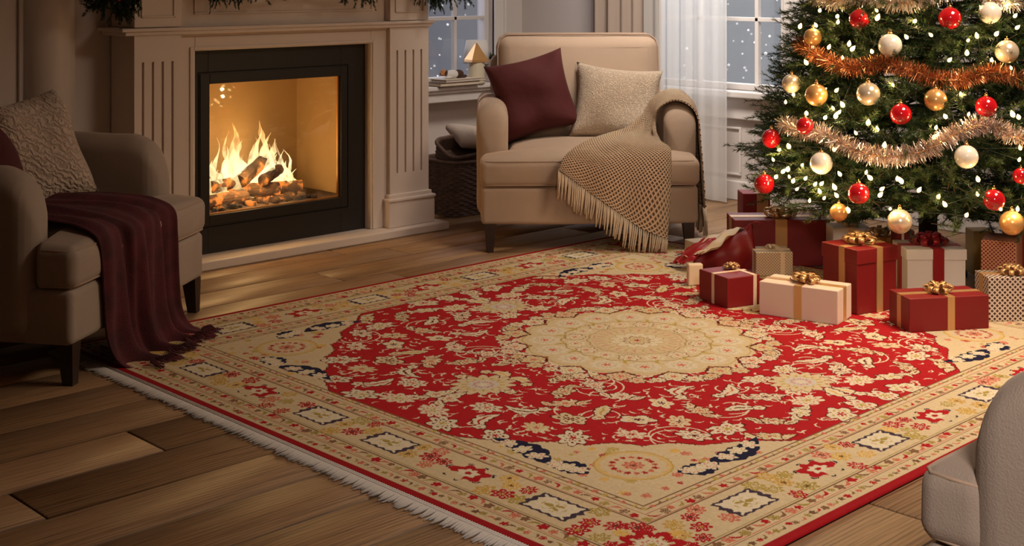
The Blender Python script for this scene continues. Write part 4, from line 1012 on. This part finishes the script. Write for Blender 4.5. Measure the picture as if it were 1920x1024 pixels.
# ================================================================= CHRISTMAS TREE
TX, TY = c2w(1.765, 5.70)
def rad(z):
    if z < .42: return .66+.12*(z-.2)/.22
    return max(.02, .78-.36*(z-.42))
tree = thing('christmas_tree', 'decorated green fir Christmas tree beside the right window', 'christmas tree', (TX, TY, 0))
b = MB(); b.tube([(0,0,.02),(0,0,1.2),(0,0,2.4)], [.04,.03,.008], 14); b.build('trunk', 'bark', tree, True)
b = MB(); b.lathe([(.16,0),(.16,.015),(.06,.03),(.055,.12),(.045,.12),(.04,.03)], 24)
b.build('stand', 'black', tree, True)
stems = MB()
def branch(az, z0, Ln, rise, dens=620, wd=.0012, main=True):
    ca_, sa_ = math.cos(az), math.sin(az); k = 7; pts = []
    for i in range(k):
        t = i/(k-1); r = .02+Ln*t; z = z0 + rise*t - .10*Ln*math.sin(t*PI)*.6 + .05*t*t
        wob = .02*math.sin(t*4+az*7); pts.append(Vector((ca_*r-sa_*wob, sa_*r+ca_*wob, z)))
    stems.tube(pts, [.006*(1-.75*i/(k-1)) for i in range(k)], 4)
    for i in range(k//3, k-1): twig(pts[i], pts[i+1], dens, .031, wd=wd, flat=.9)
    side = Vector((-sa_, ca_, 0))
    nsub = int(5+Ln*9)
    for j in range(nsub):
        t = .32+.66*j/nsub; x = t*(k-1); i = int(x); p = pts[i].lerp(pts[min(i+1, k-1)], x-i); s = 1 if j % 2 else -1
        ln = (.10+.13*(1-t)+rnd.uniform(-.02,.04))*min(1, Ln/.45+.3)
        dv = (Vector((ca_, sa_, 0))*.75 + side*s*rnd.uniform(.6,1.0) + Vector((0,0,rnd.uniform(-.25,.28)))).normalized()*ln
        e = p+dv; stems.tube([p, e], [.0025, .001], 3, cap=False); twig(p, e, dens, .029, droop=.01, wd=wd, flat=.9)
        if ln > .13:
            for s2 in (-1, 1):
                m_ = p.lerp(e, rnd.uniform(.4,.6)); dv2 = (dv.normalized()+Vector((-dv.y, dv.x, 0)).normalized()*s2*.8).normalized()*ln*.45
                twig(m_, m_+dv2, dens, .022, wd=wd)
def sprig(fr, lnr, dens, wd, cols, tilt):
    z = rnd.uniform(.31, 1.45); az = math.atan2(-TY, -TX)+rnd.uniform(-1.75, 1.75); r = rad(z)*fr
    if fr > .7 and .30 > rnd.random(): return
    p = Vector((math.cos(az)*r, math.sin(az)*r, z)); o_ = Vector((math.cos(az), math.sin(az), 0)); s_ = Vector((-math.sin(az), math.cos(az), 0))
    dv = (o_*rnd.uniform(.5,1)+s_*rnd.uniform(-.8,.8)+Vector((0,0,rnd.uniform(-.45,.75)*tilt))).normalized()*rnd.uniform(*lnr)
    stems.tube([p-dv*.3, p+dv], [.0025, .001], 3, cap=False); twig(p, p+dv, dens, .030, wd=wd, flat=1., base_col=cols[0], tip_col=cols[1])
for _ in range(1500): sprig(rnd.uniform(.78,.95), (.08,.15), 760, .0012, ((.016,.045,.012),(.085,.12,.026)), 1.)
for _ in range(1500): sprig(rnd.uniform(.42,.75), (.10,.18), 520, .0022, ((.006,.022,.009),(.02,.045,.014)), 1.)  # inner layer: shade inside the tree put into darker needle colours
z = .31; k = 0
while z < 2.3:
    R0 = rad(z); n = max(4, int(9+R0*12)) ; 
    if z > 1.35: n = max(4, n//2)
    for i in range(n):
        az = 2*PI*(i+(k % 2)*.5)/n + rnd.uniform(-.14,.14)
        camside = math.cos(az-math.atan2(-TY, -TX))
        if camside < -.55 and rnd.random() < .5: continue
        branch(az, z+rnd.uniform(-.03,.03), R0*rnd.uniform(.80,1.0), rnd.uniform(-.02,.10), 560 if camside > -.2 and z < 1.35 else 300, .0012 if z < 1.35 else .0018)
    z += .082 if z < 1.3 else .15; k += 1
# long side boughs reaching toward the curtain
for (x, y) in ((1400,290),(1422,210),(1456,118),(1470,100),(1440,250),(1490,20),(1478,70),(1420,300),(1460,180)):
    pt = at(x, y, 5.62); v = Vector((pt.x-TX, pt.y-TY)); ln = v.length; az = math.atan2(v.y, v.x)
    branch(az, pt.z-.05, ln-.075, .03, 800, .0013)
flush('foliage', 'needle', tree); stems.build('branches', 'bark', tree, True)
def on_tree(px, py_, out=.0):
    """nearest point of the tree's outer cone seen along that direction"""
    dx = (px-CX)/F; dz = -(py_-YH)/F; d2 = c2w(dx, 1); best = None; bd = 9
    for i in range(260):
        Y = 4.6+i*.005; z = H+dz*Y; r = math.hypot(d2[0]*Y-TX, d2[1]*Y-TY)-(rad(z)-.02+out)
        if r < 0: return at(px, py_, Y)
        if r < bd: bd = r; best = Y
    return at(px, py_, best)
# ---- baubles
def bauble(px, py_, rp, kind, lab, out=.03, Yf=None):
    c = at(px, py_, Yf) if Yf else on_tree(px, py_, out); Y = c.x*SA+c.y*CA; r = rp*Y/F
    t = thing('bauble', lab, 'bauble', c, rnd.uniform(0, 6), None)
    b = MB(); prof = [(max(.0005, r*math.sin(PI*i/20)), -r*math.cos(PI*i/20)) for i in range(21)]; b.lathe(prof, 32); b.build('ball', kind+'ball', t, True)
    b = MB(); b.lathe([(r*.2, r*.95),(r*.2, r*1.12),(r*.06, r*1.15)], 14); b.tube([(r*.1*math.cos(a), 0, r*1.24+r*.1*math.sin(a)) for a in lin(0, 2*PI*.95, 9)], r*.03, 5); b.build('cap', 'brass', t, True)
    return t
BL = [
 (1611,36,19,'red','red bauble at the upper left of the tree under the top tinsel'),
 (1781,34,21,'red','red bauble near the top edge, left of a pearl bauble'),
 (1689,214,20,'red','red bauble in the tree middle, lower left of an amber bauble'),
 (1849,200,20,'red','red bauble just above the silver tinsel at right'),
 (1509,236,16,'red','small red bauble tucked above the left end of the silver tinsel'),
 (1446,260,18,'red','red bauble hanging at the far left tip above the lowest long bough'),
 (1610,363,20,'red','red bauble low in the tree centre left, above the presents'),
 (1864,375,20,'red','red bauble low at right, above the amber gold bauble'),
 (1433,345,19,'red','red bauble low at far left above the red present'),
 (1914,330,15,'red','red bauble cut by the right picture edge'),
 (1669,85,22,'pearl','pearl bauble resting on the copper tinsel'),
 (1856,24,21,'pearl','pearl bauble near the top right edge of the picture'),
 (1540,306,21,'pearl','pearl bauble at lower left below the silver tinsel'),
 (1812,294,22,'pearl','pearl bauble below the silver tinsel on the right'),
 (1888,97,22,'champ','champagne bauble at right just above the copper tinsel'),
 (1628,176,22,'champ','champagne bauble below the copper tinsel, left of centre'),
 (1687,415,23,'champ','champagne bauble at the bottom centre above the gold bows'),
 (1484,157,18,'champ','champagne bauble at the left edge of the tree against the window'),
 (1531,178,21,'gold','amber gold bauble below the left end of the copper tinsel'),
 (1754,187,21,'gold','amber gold bauble under the middle of the copper tinsel'),
 (1524,70,17,'gold','amber gold bauble at upper left, above the copper tinsel'),
 (1897,418,23,'gold','large amber gold bauble above the lattice wrapped present'),
 (1573,398,17,'gold','small gold bauble behind the big red present'),
 (1921,335,12,'champ','champagne bauble half outside the right picture edge')]
for x, y, r, k, lab in BL: bauble(x, y, r, k, lab, .085 if x == 1509 else .042)
# ---- tinsel
def tinsel(pts, rp, cols, lab, seed):
    R_ = np.random.default_rng(seed); P = [on_tree(x, y, .035) for x, y in pts]
    n = 60*len(pts); V = []; Cc = []
    path = np.array([crom([tuple(p) for p in P], i/(n-1)) for i in range(n)]); tang = np.gradient(path, axis=0); ln = np.linalg.norm(tang, axis=1).sum()
    r = rp*5.2/F; m = int(ln*3800)
    t = R_.random(m)*(n-1); i = np.clip(t.astype(int), 0, n-2); f = (t-i)[:, None]; base = path[i]*(1-f)+path[i+1]*f; ax = tang[i]; ax /= np.linalg.norm(ax, axis=1)[:, None]
    d = R_.normal(0, 1, (m, 3)); d -= ax*(d*ax).sum(1)[:, None]; d /= np.linalg.norm(d, axis=1)[:, None]; d += ax*R_.normal(0, .25, (m, 1)); L_ = r*(.6+.65*R_.random(m))[:, None]
    w = np.cross(d, R_.normal(0, 1, (m, 3))); w /= np.linalg.norm(w, axis=1)[:, None]; wd = .0012
    tip = base+d*L_; V = np.stack([base-w*wd, base+w*wd, tip+w*wd*.8, tip-w*wd*.8], 1).reshape(-1, 3)
    cc = np.array(cols)[R_.integers(0, len(cols), m)]*(.7+.5*R_.random((m, 1)))
    o = thing('tinsel', lab, 'tinsel', tuple(P[0])); V = V-np.array(P[0])
    npmesh('strands', V, np.arange(len(V)).reshape(-1, 4), 'tinsel', o, col=np.clip(np.repeat(cc, 4, 0), 0, 1))
    b = MB(); b.tube([tuple(path[k]-np.array(P[0])) for k in range(0, n, 6)], .003, 5); b.build('core', 'brass', o, True)
ROSE = [(.72,.56,.50),(.55,.38,.33),(.95,.86,.80)]; COP = [(.46,.17,.07),(.34,.11,.045),(.85,.42,.20)]; SIL = [(.85,.72,.62),(.9,.82,.74)]
tinsel([(1525,-12),(1560,2),(1600,-8),(1640,-4),(1690,6),(1730,-2),(1780,-16)], 20, SIL, 'silver tinsel along the top edge of the picture', 1)
tinsel([(1800,-25),(1850,-8),(1890,8),(1935,-6)], 16, SIL, 'short silver tinsel at the top right behind the pearl bauble', 2)
tinsel([(1498,82),(1525,98),(1560,118),(1600,128),(1640,120),(1680,122),(1720,136),(1765,150),(1810,148),(1850,136),(1890,142),(1945,152)], 18, COP, 'copper coloured tinsel swagged across the upper tree', 3)
tinsel([(1468,232),(1500,243),(1540,250),(1575,268),(1620,286),(1665,294),(1710,289),(1750,274),(1790,252),(1830,236),(1865,238),(1900,256),(1945,262)], 19, ROSE, 'rose silver tinsel swagged across the lower tree', 4)
# ---- string lights
LP = [(1570,31),(1571,42),(1645,34),(1644,20),(1715,40),(1746,66),(1815,76),(1832,68),(1780,113),(1813,100),(1859,113),(1896,128),(1674,160),(1523,89),(1554,89),(1592,83),(1598,92),(1635,97),(1512,118),(1580,109),(1488,178),(1473,192),(1568,170),(1580,197),(1562,204),(1573,211),(1567,218),(1547,221),(1512,213),(1545,170),(1628,231),(1605,250),(1645,243),(1658,273),(1755,240),(1753,257),(1802,178),(1773,219),(1816,215),(1899,215),(1910,220),(1907,52),(1461,281),(1479,275),(1504,310),(1564,281),(1480,332),(1477,318),(1487,340),(1468,322),(1494,355),(1518,377),(1537,360),(1545,372),(1528,346),(1575,327),(1624,324),(1632,334),(1653,355),(1650,366),(1683,336),(1690,340),(1723,357),(1759,370),(1772,384),(1812,404),(1834,337),(1833,365),(1908,393),(1540,345),(1569,367),(1565,352),(1669,392),(1911,300),(1913,278),(1537,20),(1530,48),(1500,50),(1889,8),(1903,30),(1840,14),(1700,70),(1868,64),(1760,-10),(1450,300),(1455,332),(1510,335),(1590,395),(1876,392)]
sl = thing('string_lights', 'warm white fairy lights wound through the Christmas tree', 'string lights', (TX, TY, 0))
pos = []
for i, (x, y) in enumerate(LP[:100]):
    pos.append(on_tree(x, y, .028)-Vector((TX, TY, 0)))
order = sorted(range(len(pos)), key=lambda i: (round(pos[i].z/.16), (1 if round(pos[i].z/.16) % 2 else -1)*math.atan2(pos[i].y, pos[i].x)))
wire = MB(); pts = []
for a, c in zip(order[:-1], order[1:]):
    A, B = pos[a], pos[c]; mid = (A+B)/2; sc = 1-.06; pts += [A, Vector((mid.x*sc, mid.y*sc, mid.z-.01))]
pts.append(pos[order[-1]])
wire.tube(pts, .0014, 4); wire.build('wire', 'cord', sl, True)
bmb = MB(); prof = [(.0012,-.007),(.0045,-.0045),(.0062,0),(.005,.005),(.0025,.009),(.0006,.012)]; bmb.lathe(prof, 8)
bulb_me = None
for p in pos:
    if bulb_me is None: o = bmb.build('bulb', 'bulb', sl, True); bulb_me = o.data
    else: o = bpy.data.objects.new('bulb', bulb_me); C.objects.link(o); o.parent = sl
    big = rnd.uniform(.9, 1.6); o.scale = (big,)*3
    o.location = p; o.rotation_euler = (rnd.uniform(-.8,.8), rnd.uniform(-.8,.8), 0)
# ================================================================= PRESENTS
RTOP = .009
def camdir(phi): return phi-TH     # direction in the camera's frame -> room rotation
def bow(nm, parent, c, r, m, seed, petals=9, wd=None):
    rr = random.Random(seed); b = MB(); wd = wd or r*.34
    for layer, (cnt, R_, el) in enumerate(((petals, r, .22), (petals-2, r*.78, .62), (petals-4, r*.5, 1.05))):
        for i in range(cnt):
            a = 2*PI*i/cnt+layer*.35+rr.uniform(-.15,.15); e = el+rr.uniform(-.12,.12); n = 12; vs = []; fs = []
            d = Vector((math.cos(a)*math.cos(e), math.sin(a)*math.cos(e), math.sin(e))); s = Vector((-math.sin(a), math.cos(a), 0)); up = d.cross(s)*-1
            for k in range(n+1):
                t = 2*PI*k/n; u = (1-math.cos(t))/2; v = math.sin(t)*.26*(.4+.6*u)
                w = wd*(.25+.75*u**.6)/2; p = d*(u*R_)+up*(v*R_)
                vs += [p-s*w, p+s*w]
            for k in range(n): fs.append((2*k, 2*k+1, 2*k+3, 2*k+2))
            b.add([Vector(c)+v for v in vs], fs)
    b.bm(ell((c[0], c[1], c[2]+r*.25), (r*.22, r*.22, r*.16)))
    o = b.build(nm, m, parent, True); md = o.modifiers.new('thickness', 'SOLIDIFY'); md.thickness = .0012; return o
def gift(X, Y, phi, w, d, h, paper, lab, z0=RTOP, rib=None, ribw=.028, ribs='x', bowm=None, bowr=.05, lid=0., bowp=(.5,.5), name='gift_box', ribx=.5, riby=.5, bev=.003, petals=9):
    """front left bottom corner at camera-plan X,Y; front runs along phi; w wide, d deep"""
    p = c2w(X, Y); t = thing(name, lab, 'present', (p[0], p[1], z0), camdir(phi))
    b = MB()
    if lid:
        b.box((.004,.004,0),(w-.004,d-.004,h-.002),bev); b.build('box', paper, t)
        b = MB(); b.box((0,0,h-lid),(w,d,h),bev); b.build('lid', paper, t)
    else: b.box((0,0,0),(w,d,h),bev); b.build('box', paper, t)
    e = .0016
    if rib:
        if 'x' in ribs:
            b = MB(); b.box((w*ribx-ribw/2,-e,-.0 if z0 < .02 else 0),(w*ribx+ribw/2,d+e,h+e),.0006); b.build('ribbon', rib, t)
        if 'y' in ribs:
            b = MB(); b.box((-e,d*riby-ribw/2,0),(w+e,d*riby+ribw/2,h+e*1.2),.0006); b.build('ribbon', rib, t)
    if bowm: bow('bow', t, (w*bowp[0], d*bowp[1], h+.006), bowr, bowm, int(X*100)+3, petals)
    return t
R = math.radians
def FX_(x, y, z=RTOP):   # camera-plan position of a floor point
    Y = F*(H-z)/(y-YH); return ((x-CX)/F*Y, Y)
X0, Y0 = FX_(1377, 499); gift(X0, Y0, R(1), .415, .19, .198, 'redpaper', 'largest red present, wide, against the left of the tree', rib='goldribbon', ribw=.052, ribs='xy', ribx=.49, bowm='goldribbon', bowr=.075, bowp=(.52,.45))
gift(1.09, 6.34, R(2), .13, .13, .235, 'redpaper', 'red present with wide gold ribbon behind the largest red one', z0=0, rib='goldribbon', ribw=.055, ribs='x', ribx=.72)
# tall lidded red box, corner toward the viewer
X1, Y1 = FX_(1607, 592); phi = R(29); d_ = .192; w_ = .205
gift(X1, Y1, phi, w_, d_, .240, 'redpaper', 'tall red lidded present standing behind the ivory one', rib='goldribbon', ribw=.030, ribs='xy', riby=.42, ribx=.55, bowm='goldribbon', bowr=.066, lid=.055, petals=9)
# white box with red bow
Xw, Yw = (1700-CX)/F*5.25, 5.25
gift(Xw, Yw, R(0), .236, .20, .182, 'whitepaper', 'white lidded present with red ribbon and big red bow', rib='redribbon', ribw=.044, ribs='xy', bowm='redribbon', bowr=.078, lid=.042, ribx=.53)
X5, Y5 = FX_(1423.5, 589); gift(X5, Y5, R(-32.8), .299, .150, .122, 'blushpaper', 'ivory present with amber ribbon in front of the tall red box', rib='goldribbon', ribw=.030, ribs='xy', bowm='goldribbon', bowr=.056)
X6, Y6 = FX_(1705.5, 624); gift(X6, Y6, R(11), .305, .155, .118, 'redpaper', 'long red present with gold bow, front right on the rug', rib='goldribbon', ribw=.028, ribs='xy', bowm='goldribbon', bowr=.055, ribx=.52)
X7, Y7 = FX_(1364, 579); gift(X7, Y7, R(27), .15, .185, .114, 'redpaper', 'small red present at the left front beside the ivory one', rib='creamribbon', ribw=.016, ribs='xy', bowm='goldribbon', bowr=.034, bowp=(.75,.7), ribx=.85)
gift((1405-CX)/F*5.60+.028, 5.60, R(2), .155, .13, .100, 'creammesh', 'small cream lattice present leaning before the largest red one', rib='creamribbon', ribw=.020, ribs='xy', ribx=.72, bowm='creamribbon', bowr=.028, petals=7)
gift((1853-CX)/F*4.86, 4.86, R(3), .22, .125, .160, 'silvermesh', 'silver lattice present with gold bow at the right edge', rib='goldribbon', ribw=.034, ribs='xy', ribx=.68, bowm='goldribbon', bowr=.055, bowp=(.5,.4))
gift((1839-CX)/F*5.20, 5.20, R(-28), .13, .17, .232, 'redmesh', 'tall red present in gold lattice paper at the right', rib=None)
gift((1826-CX)/F*5.62, 5.62, R(4), .09, .09, .185, 'goldpaper', 'plain yellow gold box behind the lattice presents')
gift((1562-CX)/F*5.66, 5.66, R(0), .16, .13, .19, 'whitepaper', 'white box half hidden behind the tall red present', rib='creamribbon', ribw=.03, bowm='creamribbon', bowr=.05)
gift((1683-CX)/F*5.46, 5.46, R(0), .07, .10, .215, 'redpaper', 'narrow red present wedged between the red and white boxes', rib='creamribbon', ribw=.010, ribs='x', ribx=.3)
gift((1625-CX)/F*5.55, 5.55, R(6), .14, .08, .17, 'goldpaper', 'gold present with amber bow behind the tall red box', rib='goldribbon', ribw=.03, bowm='goldribbon', bowr=.06)
gift((1905-CX)/F*5.30, 5.30, R(2), .12, .14, .245, 'redpaper', 'red present at the right edge behind the lattice ones', rib='goldribbon', ribw=.03, ribs='x', ribx=.4)
# gift bag lying at the left of the heap
gb = thing('gift_bag', 'red paper gift bag lying open with cream tissue, left of the heap', 'gift bag', (*c2w(.80, 5.72), RTOP), camdir(R(-8)))
def crumple(nm, rows_, m, amp, seed, parent):
    def fo(u, v): return amp*mnoise.noise(Vector((u*5+seed, v*5, seed*1.7)))+.001
    return drape(nm, rows_, m, parent, 24, 24, fo, .0015)[0]
crumple('bag_body', [[(-.03,0,0.002),(.10,-.03,0.002),(.24,0,0.002)],[(-.02,-.01,.05),(.10,-.05,.09),(.23,-.02,.12)],[(.04,.04,.11),(.12,.03,.15),(.22,.03,.185)],[(.05,.12,.08),(.13,.13,.12),(.23,.12,.15)],[(.03,.18,.002),(.12,.2,.002),(.24,.18,.002)]], 'redpaper', .02, 1, gb)
crumple('tissue', [[(-.10,.02,.02),(-.06,-.02,.05),(-.01,-.05,.075)],[(-.04,.05,.05),(.02,.0,.10),(.08,-.055,.125)],[(.03,.09,.09),(.09,.06,.15),(.15,.0,.165)],[(.08,.13,.09),(.14,.11,.14),(.20,.08,.17)]], 'creamribbon', .030, 4, gb)
crumple('tissue', [[(-.13,.06,.01),(-.10,.0,.03),(-.07,-.05,.03)],[(-.07,.07,.05),(-.04,.01,.075),(-.01,-.06,.06)],[(.0,.09,.10),(.03,.04,.125),(.06,-.01,.10)],[(.05,.12,.10),(.08,.09,.13),(.10,.05,.12)]], 'redribbon', .026, 9, gb)
b = MB(); b.tube([(.20,.02,.17),(.21,0,.20),(.235,-.01,.215),(.265,-.01,.205)], .002, 6); b.build('handle', 'redribbon', gb, True)
gift((1291-CX)/F*5.42, 5.42, R(10), .062, .03, .088, 'creamribbon', 'tiny upright cream box at the far left of the heap', name='small_box', bev=.006)
gift((1303-CX)/F*5.95, 5.95, R(20), .10, .10, .07, 'creammesh', 'low patterned cream box behind the gift bag, beside the armchair leg', z0=RTOP)
# ================================================================= OUTSIDE
sb = MB(); bmi = bmesh.new(); bmesh.ops.create_icosphere(bmi, subdivisions=1, radius=1); vv = [v.co.copy() for v in bmi.verts]; ff = [tuple(v.index for v in f.verts) for f in bmi.faces]; bmi.free()
for i in range(520):
    if i < 300: c = Vector((P1+rnd.uniform(.25,1.6), rnd.uniform(3.6,5.8), rnd.uniform(.2,1.6)))
    else: c = Vector((rnd.uniform(5.2,7.2), Q1+rnd.uniform(.25,1.6), rnd.uniform(.2,1.6)))
    s = rnd.uniform(.005,.011); sb.add([c+v*s for v in vv], ff)
o = sb.build('falling_snow', 'snow'); tag(o, 'falling snowflakes outside the windows', 'snow', kind='stuff')
# ================================================================= LIGHT
def area(name, loc, tgt, size, power, col, sy=None, spread=None):
    l = bpy.data.lights.new(name, 'AREA'); l.energy = power; l.color = col; l.shape = 'RECTANGLE'; l.size = size; l.size_y = sy or size
    if spread: l.spread = spread
    o = bpy.data.objects.new(name, l); C.objects.link(o); o.location = loc; o.rotation_euler = (Vector(tgt)-Vector(loc)).to_track_quat('-Z', 'Y').to_euler(); return o
def point(name, loc, power, col, r=.03):
    l = bpy.data.lights.new(name, 'POINT'); l.energy = power; l.color = col; l.shadow_soft_size = r
    o = bpy.data.objects.new(name, l); C.objects.link(o); o.location = loc; return o
area('overhead_key_light', (4.4, 1.5, 2.68), (4.15, 2.3, 0), 1.0, 54, (1,.81,.62), spread=R(114))  # unseen key light added overhead, fading leftwards; no fixture hangs here
area('right_wall_fill', (4.9, 3.9, 2.68), (6.2, 4.6, .7), .7, 42, (1,.90,.80), spread=R(110))  # unseen fill added to lift the right wall by the window
area('near_chair_fill', (.2, -.6, 2.2), (2.5, 1.2, .4), .5, 8, (1,.86,.74), spread=R(50))  # unseen fill added behind the camera to brighten the near armchair
area('window_daylight', (P1+.35, 4.73, 1.4), (4.5, 4.2, .4), .95, 12, (.90,.93,1), 1.3)
area('window_daylight_back', (5.65, Q1+.35, 1.35), (5.0, 4.5, .6), .55, 5, (.78,.82,1), 1.3)
point('fire_glow', (3.48, 5.36, .46), 2.8, (1,.58,.22), .09)
point('fire_glow_low', (3.45, 5.225, .42), 4.5, (1,.60,.24), .05)
for (x, y) in LP[::2]:
    c = on_tree(x, y, .055); point('fairy_light_glow', c, .36, (1,.66,.28), .008)
w = bpy.data.worlds.new('dusk'); bpy.context.scene.world = w; w.use_nodes = True; nt = w.node_tree; bg = nt.nodes['Background']
tc = N(nt, 'ShaderNodeTexCoord'); sp = N(nt, 'ShaderNodeSeparateXYZ'); L(nt, tc.outputs['Generated'], sp.inputs[0])
r = N(nt, 'ShaderNodeValToRGB'); r.color_ramp.elements[0].position = .60; r.color_ramp.elements[0].color = (.10,.10,.13,1); r.color_ramp.elements[1].position = .85; r.color_ramp.elements[1].color = (.31,.32,.34,1)
L(nt, sp.outputs[0], r.inputs[0]); L(nt, r.outputs[0], bg.inputs[0]); bg.inputs[1].default_value = 1.0
vs = bpy.context.scene.view_settings; vs.view_transform = 'Standard'; vs.look = 'None'; vs.gamma = 1; vs.use_curve_mapping = False; vs.exposure = 0.0
